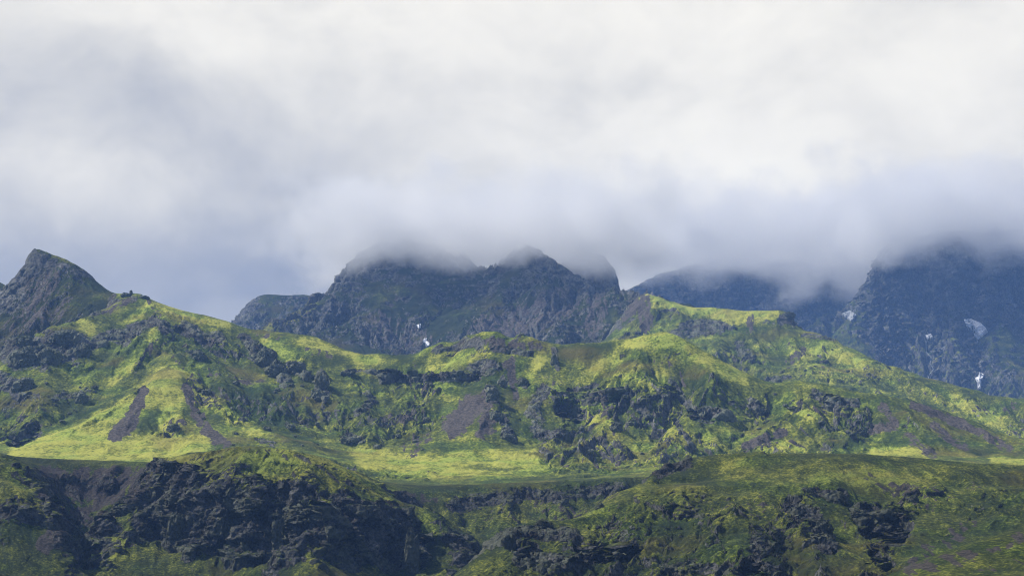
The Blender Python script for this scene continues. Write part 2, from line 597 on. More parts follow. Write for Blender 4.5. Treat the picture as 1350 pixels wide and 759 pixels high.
# ------------------------------------------------------------------ ground cover material
def cover_mat(name, scale=1.0, green=1.0, dark=1.0, lichen_light=0.6, grain=2.4):
    m = bpy.data.materials.new(name)
    m.use_nodes = True
    t = NT(m.node_tree)
    for n in list(t.n):
        t.n.remove(n)
    geo = t.n.new('ShaderNodeNewGeometry')
    pos = geo.outputs['Position']
    at = t.n.new('ShaderNodeAttribute')
    at.attribute_name = 'cover'
    sp = t.n.new('ShaderNodeSeparateColor')
    t.l.new(at.outputs['Color'], sp.inputs[0])
    rock, scree, bright = sp.outputs
    nf = t.noise(pos, 0.22 / scale, 5, 0.65)       # tufts, stones
    nm = t.noise(pos, 0.035 / scale, 5, 0.6)
    nl = t.noise(t.vmath('ADD', pos, (500, 100, 40)), 0.008, 4, 0.55)
    vor = t.n.new('ShaderNodeTexVoronoi')
    vor.feature = 'F1'
    t.put(vor.inputs['Vector'], pos)
    vor.inputs['Scale'].default_value = 0.12 / scale
    # grass and moss
    b = t.math('ADD', bright, t.math('MULTIPLY', t.math('SUBTRACT', nm, 0.5), 1.4))
    b = t.math('ADD', b, t.math('MULTIPLY', t.math('SUBTRACT', nf, 0.5), grain))
    gr = t.n.new('ShaderNodeValToRGB')
    t.put(gr.inputs[0], b)
    e = gr.color_ramp.elements
    k = green
    e[0].position = 0.0; e[0].color = (0.026 * k, 0.042 * k, 0.013 * k, 1)
    e[1].position = 1.0; e[1].color = (0.34 * k, 0.34 * k, 0.06 * k, 1)
    for p, c in ((0.3, (0.048, 0.064, 0.014)), (0.6, (0.105, 0.128, 0.020)), (0.82, (0.185, 0.20, 0.028))):
        q = e.new(p); q.color = (c[0] * k, c[1] * k, c[2] * k, 1)
    grass = t.mix(t.ramp(nl, 0.52, 0.68), gr.outputs[0], t.mix(0.45, gr.outputs[0], (0.15 * k, 0.115 * k, 0.03 * k)))
    lush = t.ramp(t.noise(t.vmath('ADD', pos, (90, 900, 10)), 0.013, 5, 0.6), 0.47, 0.60)
    grass = t.mix(t.math('MULTIPLY', lush, 0.5), grass, t.mix(1.0, grass, (0.62, 0.92, 0.75), 'MULTIPLY'))
    # rock
    rk = t.mix(t.ramp(t.math('ADD', nf, t.math('MULTIPLY', nm, 0.5)), 0.48, 1.0), (0.017 * dark, 0.019 * dark, 0.020 * dark),
               (0.135 * dark, 0.135 * dark, 0.125 * dark))
    nb = t.noise(t.vmath('MULTIPLY', pos, (1.0, 1.0, 0.5)), 0.035 / scale, 4, 0.6, 0.6)
    rk = t.mix(t.ramp(nb, 0.52, 0.66), rk, t.mix(1.0, rk, (1.9, 1.85, 1.85), 'MULTIPLY'))
    rk = t.mix(t.ramp(nb, 0.46, 0.34), rk, t.mix(1.0, rk, (0.80, 0.70, 0.64), 'MULTIPLY'))
    lich_light = t.ramp(t.math('ADD', t.math('MULTIPLY', at.outputs['Alpha'], 0.8), t.math('MULTIPLY', t.math('ADD', nm, nf), 0.7)), 1.16, 1.62)  # pale tone on raised rock: lichen plus highlights painted into the colour
    rk = t.mix(t.math('MULTIPLY', lich_light, lichen_light), rk, (0.17 * dark, 0.19 * dark, 0.12 * dark))
    # scree
    sr = t.mix(t.ramp(nf, 0.35, 0.65), (0.040 * dark, 0.036 * dark, 0.033 * dark), (0.125 * dark, 0.108 * dark, 0.096 * dark))
    rf = t.ramp(t.math('ADD', rock, t.math('MULTIPLY', t.math('SUBTRACT', nf, 0.5), 0.9)), 0.38, 0.62)
    sf = t.ramp(t.math('ADD', scree, t.math('MULTIPLY', t.math('SUBTRACT', nm, 0.5), 0.7)), 0.35, 0.6)
    c = t.mix(sf, grass, sr)
    c = t.mix(rf, c, rk)
    bs = t.n.new('ShaderNodeBsdfPrincipled')
    t.put(bs.inputs['Base Color'], c)
    bs.inputs['Roughness'].default_value = 0.95
    bs.inputs['Specular IOR Level'].default_value = 0.15
    hgt = t.math('ADD', t.math('MULTIPLY', nf, 2.6 * scale), t.math('MULTIPLY', nm, 5.0 * scale))
    hgt = t.math('ADD', hgt, t.math('MULTIPLY', vor.outputs['Distance'], t.math('MULTIPLY', rf, 3.0)))
    bp = t.n.new('ShaderNodeBump')
    bp.inputs['Strength'].default_value = 0.9
    bp.inputs['Distance'].default_value = 1.0
    t.put(bp.inputs['Height'], hgt)
    t.l.new(bp.outputs[0], bs.inputs['Normal'])
    out = t.n.new('ShaderNodeOutputMaterial')
    t.l.new(bs.outputs[0], out.inputs[0])
    return m


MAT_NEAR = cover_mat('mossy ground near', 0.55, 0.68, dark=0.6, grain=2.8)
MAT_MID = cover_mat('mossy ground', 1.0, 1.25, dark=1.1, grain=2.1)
MAT_FAR = cover_mat('far slopes', 1.6, 0.62, dark=1.1, lichen_light=0.15, grain=1.6)
MAT_ICE = cover_mat('far cliffs', 2.0, 0.7, dark=1.15, lichen_light=0.05, grain=1.6)

# ------------------------------------------------------------------ flat ground to the horizon
gm = bpy.data.meshes.new('ground')
S = 60000.0
n = 24
vs, fs = [], []
for i in range(n + 1):
    for j in range(n + 1):
        vs.append((-S + 2 * S * i / n, -S + 2 * S * j / n, 0.0))
for i in range(n):
    for j in range(n):
        k = i * (n + 1) + j
        fs.append((k, k + n + 1, k + n + 2, k + 1))
gm.from_pydata(vs, [], fs)
ca = gm.attributes.new('cover', 'FLOAT_COLOR', 'POINT')
ca.data.foreach_set('color', np.tile([0.0, 0.3, 0.4, 1.0], len(vs)).astype(np.float32))
ground = bpy.data.objects.new('ground', gm)
col.objects.link(ground)
gm.materials.append(MAT_NEAR)
ground['kind'] = 'structure'

# ------------------------------------------------------------------ the hills, one sheet each, traced ridge by ridge
# every point is (u, v, distance): a direction from the viewpoint and how far away the ground stands there
ob = terrain('near_hillside', 'dark grassy hillside in the nearest bottom right corner', [
    [(1060, 800, 860), (1100, 785, 900), (1160, 762, 930), (1200, 745, 950), (1267, 719, 980), (1310, 706, 1000), (1350, 697, 1010), (1450, 672, 1050), (1700, 645, 1090), (2500, 600, 1110)],
    [(1100, 830, 700), (1350, 830, 700), (1700, 830, 700), (2500, 830, 700)], [(1350, 740, 900), (1500, 735, 900), (1700, 730, 900), (2500, 700, 900)],
    [(1267, 765, 860), (1350, 770, 830), (1700, 780, 820)], [(1000, 830, 900), (1000, 830, 700)],
], 690, 1120, 1060, 2500, crest_back=(80, 25), gul=(60, 5, 3), rock_amp=1.5, warp=5, rows=260, ny=300, coarse=14, seed=1, moss=0.30,
    patches=[('S', 0.8, 9, [(1190, 760), (1350, 705)]), ('S', 0.7, 6, [(1270, 759), (1350, 735)])], fine=0.5)
ob.data.materials.append(MAT_NEAR)

ob = terrain('right_foreground_hill', 'mossy foreground hill with rocky gullies at the lower right', [
    [(520, 800, 1300), (560, 780, 1320), (600, 757, 1350), (625, 735, 1380), (650, 713, 1420), (675, 693, 1450), (705, 686), (730, 690), (763, 678, 1500),
     (790, 662, 1540), (810, 648), (840, 637, 1580), (858, 630, 1600), (868, 617, 1630), (880, 608), (905, 602, 1660), (930, 598, 1670), (1000, 597),
     (1060, 598), (1130, 600), (1200, 604, 1670), (1280, 611), (1350, 614, 1660), (1700, 625, 1660), (2300, 640, 1660)],
    [(867, 640, 1590), (905, 634, 1590), (950, 627, 1590)], [(870, 636, 1600), (890, 620, 1640)],
    [(950, 645, 1510), (1050, 643, 1500), (1150, 640, 1520), (1300, 640, 1560), (1500, 645, 1560)],
    [(957, 653, 1480), (985, 668, 1430), (1013, 686, 1375), (1008, 720, 1300), (990, 765, 1230)],
    [(1025, 668, 1450), (1030, 700, 1390), (1030, 740, 1300), (1030, 790, 1230)],
    [(1060, 650, 1475), (1048, 680, 1400), (1060, 710, 1330), (1085, 745, 1260), (1100, 790, 1200)],
    [(1140, 665, 1480), (1150, 690, 1430), (1158, 715, 1370), (1150, 745, 1290)],
    [(1200, 653, 1500), (1205, 672, 1450), (1185, 690, 1400), (1165, 720, 1310), (1120, 790, 1210)],
    [(1420, 635, 1580), (1333, 652, 1500), (1290, 672, 1440), (1233, 712, 1340), (1180, 740, 1270), (1133, 765, 1210)],
    [(1400, 720, 1290), (1500, 740, 1280)],
    [(880, 660, 1480), (890, 700, 1380), (880, 740, 1300), (870, 790, 1230)],
    [(930, 640, 1530), (945, 700, 1360), (930, 745, 1280)],
    [(800, 665, 1490), (830, 695, 1400), (850, 730, 1320), (862, 765, 1260)],
    [(795, 690, 1450), (800, 735, 1330), (805, 780, 1270)],
    [(710, 697, 1430), (745, 715, 1370), (770, 740, 1310), (775, 775, 1260)],
    [(690, 715, 1400), (700, 760, 1300)],
    [(500, 830, 1180), (900, 830, 1160), (1400, 830, 1160), (1700, 830, 1160), (2300, 830, 1160)],
], 1160, 1800, 540, 2300, crest_back=(120, 35), gul=(80, 10, 4), crest_calm=0.6, rock_amp=4.5, warp=9, rows=430, coarse=15, seed=2, moss=0.38,
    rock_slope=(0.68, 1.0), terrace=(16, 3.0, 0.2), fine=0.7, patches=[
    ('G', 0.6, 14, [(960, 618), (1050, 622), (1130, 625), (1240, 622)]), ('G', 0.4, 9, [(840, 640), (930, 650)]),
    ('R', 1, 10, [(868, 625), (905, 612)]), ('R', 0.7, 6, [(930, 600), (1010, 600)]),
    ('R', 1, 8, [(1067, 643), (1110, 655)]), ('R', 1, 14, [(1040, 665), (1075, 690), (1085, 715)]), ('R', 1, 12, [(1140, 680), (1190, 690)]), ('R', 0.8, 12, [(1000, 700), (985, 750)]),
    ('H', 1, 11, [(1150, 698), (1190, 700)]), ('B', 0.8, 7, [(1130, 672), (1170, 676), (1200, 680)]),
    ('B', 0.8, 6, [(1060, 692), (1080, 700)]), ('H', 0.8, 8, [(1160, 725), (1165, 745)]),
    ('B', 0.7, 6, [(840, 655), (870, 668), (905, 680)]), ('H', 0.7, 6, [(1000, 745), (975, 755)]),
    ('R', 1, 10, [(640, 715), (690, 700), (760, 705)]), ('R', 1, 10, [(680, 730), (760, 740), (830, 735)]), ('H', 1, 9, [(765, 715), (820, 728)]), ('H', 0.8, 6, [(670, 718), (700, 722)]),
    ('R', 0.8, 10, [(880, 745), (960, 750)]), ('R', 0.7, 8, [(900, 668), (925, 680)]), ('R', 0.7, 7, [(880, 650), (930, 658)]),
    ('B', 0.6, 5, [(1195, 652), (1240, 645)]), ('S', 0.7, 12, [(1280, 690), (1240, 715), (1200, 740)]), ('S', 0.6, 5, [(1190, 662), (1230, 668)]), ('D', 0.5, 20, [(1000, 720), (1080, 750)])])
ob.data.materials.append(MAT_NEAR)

ob = terrain('foreground_cliff', 'dark foreground cliffs and gorges with a mossy rounded top at lower left', [
    [(-700, 640, 1720), (-300, 590, 1720), (-100, 600, 1760), (0, 611, 1800), (22, 612, 1800), (38, 616, 1860), (50, 613, 1930), (100, 614, 1960), (150, 613, 1960), (203, 614, 1950),
     (212, 607, 1900), (225, 601, 1880), (250, 597), (300, 593, 1870), (340, 592), (383, 594), (420, 600), (440, 604, 1860), (467, 621), (490, 630, 1850),
     (510, 638, 1850), (524, 650, 1900), (532, 642, 1990), (550, 643), (568, 646, 2000), (585, 642), (610, 639, 2040), (640, 638), (700, 636), (760, 634), (820, 630, 2060), (900, 626, 2060), (1100, 640, 2060), (1400, 650, 2060)],
    # left mossy corner spur
    [(10, 625, 1770), (35, 640, 1730), (58, 655, 1700), (40, 690, 1660), (10, 720, 1620)], [(60, 665, 1700), (75, 700, 1650), (60, 760, 1590)],
    # left gorge
    [(80, 640, 1930), (100, 670, 1870), (108, 700, 1810), (110, 735, 1730), (105, 770, 1670)], [(150, 645, 1930), (140, 690, 1830), (125, 720, 1770)],
    [(204, 617, 1930), (195, 640, 1850), (170, 662, 1790), (143, 683, 1750), (125, 730, 1700)],
    [(195, 660, 1790), (175, 700, 1720), (150, 740, 1660), (130, 790, 1600)],
    # cliff edge under the mossy top, then its foot
    [(203, 640, 1800), (215, 628, 1800), (250, 632, 1750), (285, 640, 1725), (312, 634, 1725), (328, 646, 1700), (342, 654, 1690), (362, 640, 1700), (385, 640, 1695), (400, 655, 1668),
     (422, 670, 1650), (455, 658, 1690), (490, 670, 1700), (525, 673, 1720)],
    [(205, 700, 1770), (240, 722, 1715), (300, 730, 1700), (345, 735, 1665), (385, 740, 1670), (425, 735, 1630), (455, 740, 1665), (500, 745, 1675), (530, 745, 1690)],
    [(260, 720, 1690), (300, 745, 1660), (350, 765, 1600)], [(395, 712, 1630), (415, 735, 1600), (430, 770, 1560)],
    # middle gorge
    [(530, 690, 1850), (560, 688, 1900), (620, 703, 1880), (660, 692, 1910), (720, 684, 1930), (780, 672, 1950), (830, 655, 1980)],
    [(535, 665, 1800), (550, 666, 1830), (570, 674, 1820), (588, 700, 1750), (600, 725, 1710), (590, 750, 1660)],
    [(545, 700, 1760), (545, 740, 1700), (540, 790, 1600)], [(625, 712, 1820), (620, 740, 1740), (610, 790, 1600)],
    [(-700, 830, 1450), (-300, 830, 1450), (200, 830, 1450), (600, 830, 1450), (900, 800, 1500), (1400, 800, 1500)], [(700, 760, 1700), (900, 740, 1700), (1400, 740, 1700)],
    [(200, 622, 2120), (-300, 620, 2120), (600, 652, 2180), (1400, 654, 2180)],
], 1450, 2260, -700, 1050, gul=(75, 10, 4), flute=(38, 13), crest_calm=0.4, rock_amp=4.2, warp=13, rows=470, coarse=17, seed=3, moss=0.36, rock_slope=(0.66, 0.98), fine=0.7, patches=[
    ('G', 1, 10, [(222, 608), (300, 603), (380, 602), (430, 612), (480, 640), (508, 660)]), ('G', 0.9, 12, [(270, 622), (330, 628), (390, 625), (440, 640)]), ('G', 0.9, 6, [(335, 648), (318, 638)]), ('S', 1.3, 18, [(70, 640), (120, 650), (180, 645)]), ('S', 1.2, 12, [(80, 680), (60, 720)]), ('G', 0.5, 10, [(85, 735), (60, 750)]),
    ('S', 1, 16, [(60, 628), (120, 632), (190, 632)]), ('S', 0.9, 14, [(90, 655), (120, 690), (110, 720)]), ('S', 0.8, 7, [(540, 655), (580, 665)]), ('R', 0.9, 11, [(600, 665), (640, 655), (740, 650), (820, 642)]),
    ('G', 0.6, 12, [(15, 622), (30, 640)]), ('G', 0.5, 12, [(270, 625), (300, 622)]), ('G', 0.5, 13, [(340, 635), (350, 610), (400, 612)]), ('G', 0.5, 12, [(440, 635), (480, 645), (505, 655)]),
    ('R', 0.8, 5, [(215, 615), (262, 618), (268, 619)]), ('B', 0.6, 4, [(210, 617), (265, 622)]), ('R', 0.7, 6, [(298, 606), (325, 610)]), ('R', 0.6, 5, [(385, 603), (415, 606), (480, 628)]),
    ('G', 0.7, 9, [(555, 677), (575, 695)]), ('G', 0.5, 8, [(165, 700), (155, 730)]), ('G', 0.4, 9, [(400, 725), (420, 745)]), ('G', 0.3, 14, [(240, 750), (330, 750)]),
    ('R', 1, 12, [(225, 660), (300, 670), (340, 680)]), ('R', 1, 16, [(200, 700), (300, 700), (380, 690), (500, 700)]),
    ('H', 0.7, 8, [(310, 680), (318, 682)]), ('H', 0.7, 10, [(350, 680)]), ('H', 0.6, 8, [(290, 722), (380, 722)]), ('H', 0.7, 9, [(515, 720), (520, 745)]), ('B', 0.7, 8, [(545, 690), (543, 740)]),
    ('B', 0.6, 8, [(225, 680), (235, 700)]), ('B', 0.6, 6, [(365, 670), (372, 735)])])
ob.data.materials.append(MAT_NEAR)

ob = terrain('middle_hill', 'sunlit yellow-green ridge of hills with dark crags across the middle', [
    [(-350, 520, 3200), (-60, 480, 3150), (0, 470, 3150), (12, 455), (22, 447, 3150), (33, 446), (45, 455), (57, 445), (70, 433), (85, 430, 3200), (97, 424), (118, 417, 3300),
     (135, 409, 3400), (148, 396, 3480), (154, 386, 3520), (170, 390), (196, 391, 3500), (215, 400), (240, 409), (262, 415), (280, 419), (300, 424), (320, 431, 3400),
     (345, 434), (377, 437), (410, 443), (433, 452), (460, 462, 3300), (480, 467), (500, 465), (533, 468, 3250), (563, 458), (583, 450), (617, 442), (633, 438), (660, 437),
     (690, 437, 3150), (703, 443), (730, 452), (767, 452), (813, 448), (847, 441), (873, 436, 3100), (890, 440), (913, 453), (960, 477), (993, 493), (1013, 503),
     (1050, 500, 3000), (1116, 510), (1162, 519, 2950), (1209, 527), (1247, 540), (1286, 553), (1317, 568), (1350, 579, 2850), (1420, 598), (1700, 640, 2800)],
    # the fan-shaped spur at the left
    [(196, 392, 3480), (205, 415, 3350), (215, 432, 3250), (224, 448, 3170), (228, 466, 3090), (222, 479, 3020), (218, 492, 2960)],
    [(218, 492, 2960), (198, 503, 2900), (150, 538, 2760), (100, 563, 2660), (50, 583, 2590), (0, 597, 2540), (-150, 610, 2500)],
    [(205, 490, 3030), (188, 504, 2985), (150, 534, 2845), (100, 560, 2745), (50, 580, 2670), (0, 592, 2620)], [(262, 505, 2990), (300, 532, 2880), (345, 552, 2800)],
    [(222, 480, 3015), (242, 497, 2940), (262, 517, 2860), (300, 543, 2780), (340, 562, 2710), (385, 582, 2640)],
    [(219, 520, 2840), (221, 550, 2700), (222, 580, 2590)], [(180, 545, 2750), (165, 575, 2620)], [(262, 545, 2780), (290, 575, 2650)], [(150, 590, 2560), (260, 592, 2560)],
    [(185, 475, 3110), (150, 512, 2975), (100, 543, 2870), (50, 564, 2780), (0, 580, 2710), (-150, 590, 2660)],
    [(40, 470, 3080), (70, 500, 3000), (60, 530, 2900)], [(110, 460, 3130), (130, 490, 3040)], [(0, 520, 2950), (20, 550, 2850)], [(90, 450, 3150), (100, 500, 3010)],
    [(150, 420, 3350), (165, 440, 3230)], [(120, 428, 3260), (140, 450, 3170)],
    # valley to its right
    [(262, 450, 3200), (275, 485, 3060), (300, 510, 2970), (340, 540, 2860), (380, 568, 2740), (410, 582, 2680)],
    # crag spur
    [(320, 432, 3390), (338, 452, 3270), (352, 470, 3200), (375, 484, 3140), (400, 494, 3100), (425, 506, 3050), (432, 525, 2970), (420, 560, 2830)],
    [(350, 500, 3060), (390, 530, 2930)],
    [(490, 468, 3260), (480, 490, 3170), (470, 525, 3010), (455, 560, 2870), (430, 592, 2680)],
    [(533, 469, 3240), (545, 482, 3190), (556, 500, 3110), (540, 540, 2950), (500, 575, 2790)],
    [(500, 497, 3120), (560, 494, 3120), (630, 496, 3090)], [(600, 470, 3190), (590, 485, 3140)],
    [(620, 515, 3010), (610, 540, 2900), (590, 570, 2760), (560, 595, 2660)], [(640, 595, 2660), (700, 600, 2640), (520, 605, 2620)],
    [(652, 440, 3150), (648, 470, 3080), (642, 500, 3000), (648, 530, 2910), (655, 570, 2760)],
    [(672, 448, 3160), (672, 466, 3120), (678, 500, 3040), (682, 530, 2950), (700, 582, 2760)], [(700, 447, 3160), (712, 462, 3110)],
    [(732, 453, 3140), (722, 490, 3050), (712, 520, 2950), (700, 552, 2840)], [(740, 520, 2960), (790, 515, 2960)],
    [(748, 545, 2920), (770, 560, 2850), (740, 585, 2730)],
    [(873, 437, 3090), (860, 470, 3020), (842, 500, 2950), (812, 530, 2870), (795, 565, 2740), (780, 604, 2600)],
    [(820, 470, 3060), (800, 500, 2990)],
    [(905, 470, 3030), (885, 530, 2910), (855, 570, 2780), (835, 604, 2640)],
    [(890, 441, 3090), (925, 480, 3000), (965, 512, 2900), (955, 540, 2830), (920, 575, 2710), (890, 600, 2610)],
    [(1013, 506, 2990), (1000, 540, 2900), (965, 580, 2750), (955, 600, 2660)],
    [(1050, 501, 2990), (1052, 525, 2890), (1035, 545, 2820), (1000, 578, 2690), (975, 600, 2590)],
    [(1095, 530, 2930), (1100, 560, 2820), (1095, 600, 2640)],
    [(1160, 520, 2940), (1150, 550, 2820), (1120, 585, 2680)], [(1165, 520, 2940), (1182, 545, 2840), (1205, 570, 2730), (1245, 598, 2600)], [(1172, 560, 2800), (1170, 590, 2680)],
    [(1240, 550, 2870), (1260, 575, 2760), (1290, 600, 2620)],
    # terrace of flat ground in front
    [(-350, 612, 2440), (0, 612, 2440), (200, 612, 2440), (300, 606, 2460), (400, 603, 2460), (450, 613, 2440), (520, 630, 2390), (640, 629, 2390), (780, 630, 2390), (860, 621, 2410),
     (1000, 606, 2460), (1200, 605, 2460), (1350, 612, 2440), (1700, 620, 2440)],
    [(-350, 622, 2230), (200, 622, 2230), (520, 640, 2200), (860, 634, 2200), (1200, 622, 2230), (1700, 630, 2230)],
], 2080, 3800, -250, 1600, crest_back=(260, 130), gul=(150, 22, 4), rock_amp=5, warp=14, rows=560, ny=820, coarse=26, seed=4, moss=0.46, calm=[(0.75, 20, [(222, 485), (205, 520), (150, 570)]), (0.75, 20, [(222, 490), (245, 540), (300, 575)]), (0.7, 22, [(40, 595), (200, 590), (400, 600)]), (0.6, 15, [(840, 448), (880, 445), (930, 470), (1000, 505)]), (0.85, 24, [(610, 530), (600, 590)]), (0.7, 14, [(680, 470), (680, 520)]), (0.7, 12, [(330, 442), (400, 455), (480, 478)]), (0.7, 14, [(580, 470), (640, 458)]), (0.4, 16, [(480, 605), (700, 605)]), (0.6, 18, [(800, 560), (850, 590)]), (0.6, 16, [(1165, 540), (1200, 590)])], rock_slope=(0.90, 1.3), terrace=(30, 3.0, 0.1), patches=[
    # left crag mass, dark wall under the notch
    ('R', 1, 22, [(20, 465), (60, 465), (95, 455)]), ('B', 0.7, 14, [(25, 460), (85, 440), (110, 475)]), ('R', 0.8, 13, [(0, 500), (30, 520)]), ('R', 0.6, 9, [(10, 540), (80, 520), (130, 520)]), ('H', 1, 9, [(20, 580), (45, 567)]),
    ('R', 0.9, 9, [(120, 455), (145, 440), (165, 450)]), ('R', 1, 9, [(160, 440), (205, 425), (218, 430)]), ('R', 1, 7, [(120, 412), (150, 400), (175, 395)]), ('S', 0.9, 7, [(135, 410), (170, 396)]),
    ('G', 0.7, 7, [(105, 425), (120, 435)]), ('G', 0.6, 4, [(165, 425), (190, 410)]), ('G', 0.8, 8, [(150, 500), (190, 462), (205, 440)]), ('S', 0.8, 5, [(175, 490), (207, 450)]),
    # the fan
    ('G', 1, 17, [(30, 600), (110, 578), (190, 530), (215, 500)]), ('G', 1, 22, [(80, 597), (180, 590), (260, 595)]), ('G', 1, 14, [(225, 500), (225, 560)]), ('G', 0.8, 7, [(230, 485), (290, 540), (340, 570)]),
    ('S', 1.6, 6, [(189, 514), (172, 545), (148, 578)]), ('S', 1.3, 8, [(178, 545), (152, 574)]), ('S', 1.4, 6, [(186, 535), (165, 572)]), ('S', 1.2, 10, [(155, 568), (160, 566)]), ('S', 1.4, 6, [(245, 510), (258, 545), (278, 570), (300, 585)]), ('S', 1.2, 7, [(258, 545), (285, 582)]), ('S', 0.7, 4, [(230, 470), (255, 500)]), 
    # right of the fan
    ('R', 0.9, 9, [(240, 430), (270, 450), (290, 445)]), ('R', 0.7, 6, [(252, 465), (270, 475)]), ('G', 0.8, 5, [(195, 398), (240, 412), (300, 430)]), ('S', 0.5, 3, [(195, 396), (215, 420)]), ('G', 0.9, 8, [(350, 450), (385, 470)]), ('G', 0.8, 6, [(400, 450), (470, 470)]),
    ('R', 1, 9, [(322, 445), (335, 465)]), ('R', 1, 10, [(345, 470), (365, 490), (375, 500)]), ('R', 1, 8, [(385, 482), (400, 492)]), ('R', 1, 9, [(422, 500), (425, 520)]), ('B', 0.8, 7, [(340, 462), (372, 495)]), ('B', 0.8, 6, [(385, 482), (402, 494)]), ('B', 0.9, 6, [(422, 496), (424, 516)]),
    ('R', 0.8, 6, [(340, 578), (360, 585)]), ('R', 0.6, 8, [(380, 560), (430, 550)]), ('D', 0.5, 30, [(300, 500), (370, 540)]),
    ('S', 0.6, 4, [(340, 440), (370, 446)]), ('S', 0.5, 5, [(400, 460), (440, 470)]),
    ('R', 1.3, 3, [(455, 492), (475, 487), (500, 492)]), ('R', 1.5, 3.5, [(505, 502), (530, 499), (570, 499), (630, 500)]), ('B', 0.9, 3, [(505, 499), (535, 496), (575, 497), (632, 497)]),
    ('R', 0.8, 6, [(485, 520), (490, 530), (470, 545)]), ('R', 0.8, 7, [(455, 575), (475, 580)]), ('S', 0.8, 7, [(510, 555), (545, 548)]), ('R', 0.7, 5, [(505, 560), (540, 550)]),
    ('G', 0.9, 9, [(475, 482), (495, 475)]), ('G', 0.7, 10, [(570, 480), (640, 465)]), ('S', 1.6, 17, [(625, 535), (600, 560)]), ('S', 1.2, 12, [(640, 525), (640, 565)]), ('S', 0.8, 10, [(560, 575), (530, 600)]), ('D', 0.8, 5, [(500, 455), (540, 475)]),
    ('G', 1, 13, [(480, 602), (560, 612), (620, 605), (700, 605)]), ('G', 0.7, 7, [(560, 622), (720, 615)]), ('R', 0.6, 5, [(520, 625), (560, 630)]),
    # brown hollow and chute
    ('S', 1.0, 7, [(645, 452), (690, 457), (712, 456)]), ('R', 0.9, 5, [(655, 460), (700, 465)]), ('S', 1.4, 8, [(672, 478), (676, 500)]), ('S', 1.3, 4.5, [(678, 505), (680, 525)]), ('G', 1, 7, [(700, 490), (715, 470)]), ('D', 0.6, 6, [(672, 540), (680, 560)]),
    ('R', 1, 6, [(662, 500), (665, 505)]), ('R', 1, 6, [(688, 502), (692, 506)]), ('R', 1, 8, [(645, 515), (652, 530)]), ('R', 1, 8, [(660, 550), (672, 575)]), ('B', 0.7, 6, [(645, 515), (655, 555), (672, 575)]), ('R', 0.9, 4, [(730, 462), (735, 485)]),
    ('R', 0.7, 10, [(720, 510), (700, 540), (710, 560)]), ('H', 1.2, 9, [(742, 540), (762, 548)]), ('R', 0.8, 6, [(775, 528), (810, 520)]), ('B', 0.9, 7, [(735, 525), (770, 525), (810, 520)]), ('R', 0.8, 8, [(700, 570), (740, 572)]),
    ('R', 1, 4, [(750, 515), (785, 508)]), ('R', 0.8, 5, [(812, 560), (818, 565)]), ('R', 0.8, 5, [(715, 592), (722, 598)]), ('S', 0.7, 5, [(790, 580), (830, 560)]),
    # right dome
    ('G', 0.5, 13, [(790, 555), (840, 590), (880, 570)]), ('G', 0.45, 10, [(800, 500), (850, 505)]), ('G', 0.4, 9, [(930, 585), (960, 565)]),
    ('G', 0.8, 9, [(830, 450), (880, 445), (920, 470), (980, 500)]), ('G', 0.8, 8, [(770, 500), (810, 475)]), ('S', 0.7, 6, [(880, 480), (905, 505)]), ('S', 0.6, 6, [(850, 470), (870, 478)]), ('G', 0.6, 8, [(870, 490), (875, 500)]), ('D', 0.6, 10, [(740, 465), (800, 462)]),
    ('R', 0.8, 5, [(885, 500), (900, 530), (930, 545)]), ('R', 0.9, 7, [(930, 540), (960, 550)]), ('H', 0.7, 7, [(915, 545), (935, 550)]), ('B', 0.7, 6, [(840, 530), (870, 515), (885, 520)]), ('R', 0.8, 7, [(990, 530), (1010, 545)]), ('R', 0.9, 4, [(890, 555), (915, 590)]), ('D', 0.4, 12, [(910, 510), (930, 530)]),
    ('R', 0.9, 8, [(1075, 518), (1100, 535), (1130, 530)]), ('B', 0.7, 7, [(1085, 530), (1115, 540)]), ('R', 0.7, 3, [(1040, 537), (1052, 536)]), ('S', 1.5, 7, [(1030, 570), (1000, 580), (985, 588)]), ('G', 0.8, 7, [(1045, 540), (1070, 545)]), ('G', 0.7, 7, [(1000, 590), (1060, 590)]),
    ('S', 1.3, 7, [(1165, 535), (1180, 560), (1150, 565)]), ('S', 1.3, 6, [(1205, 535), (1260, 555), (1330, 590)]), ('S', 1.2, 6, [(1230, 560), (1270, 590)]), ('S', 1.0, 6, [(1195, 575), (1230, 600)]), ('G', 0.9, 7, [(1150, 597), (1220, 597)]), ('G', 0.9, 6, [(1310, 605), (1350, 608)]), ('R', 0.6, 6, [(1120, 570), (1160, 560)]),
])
ob.data.materials.append(MAT_MID)

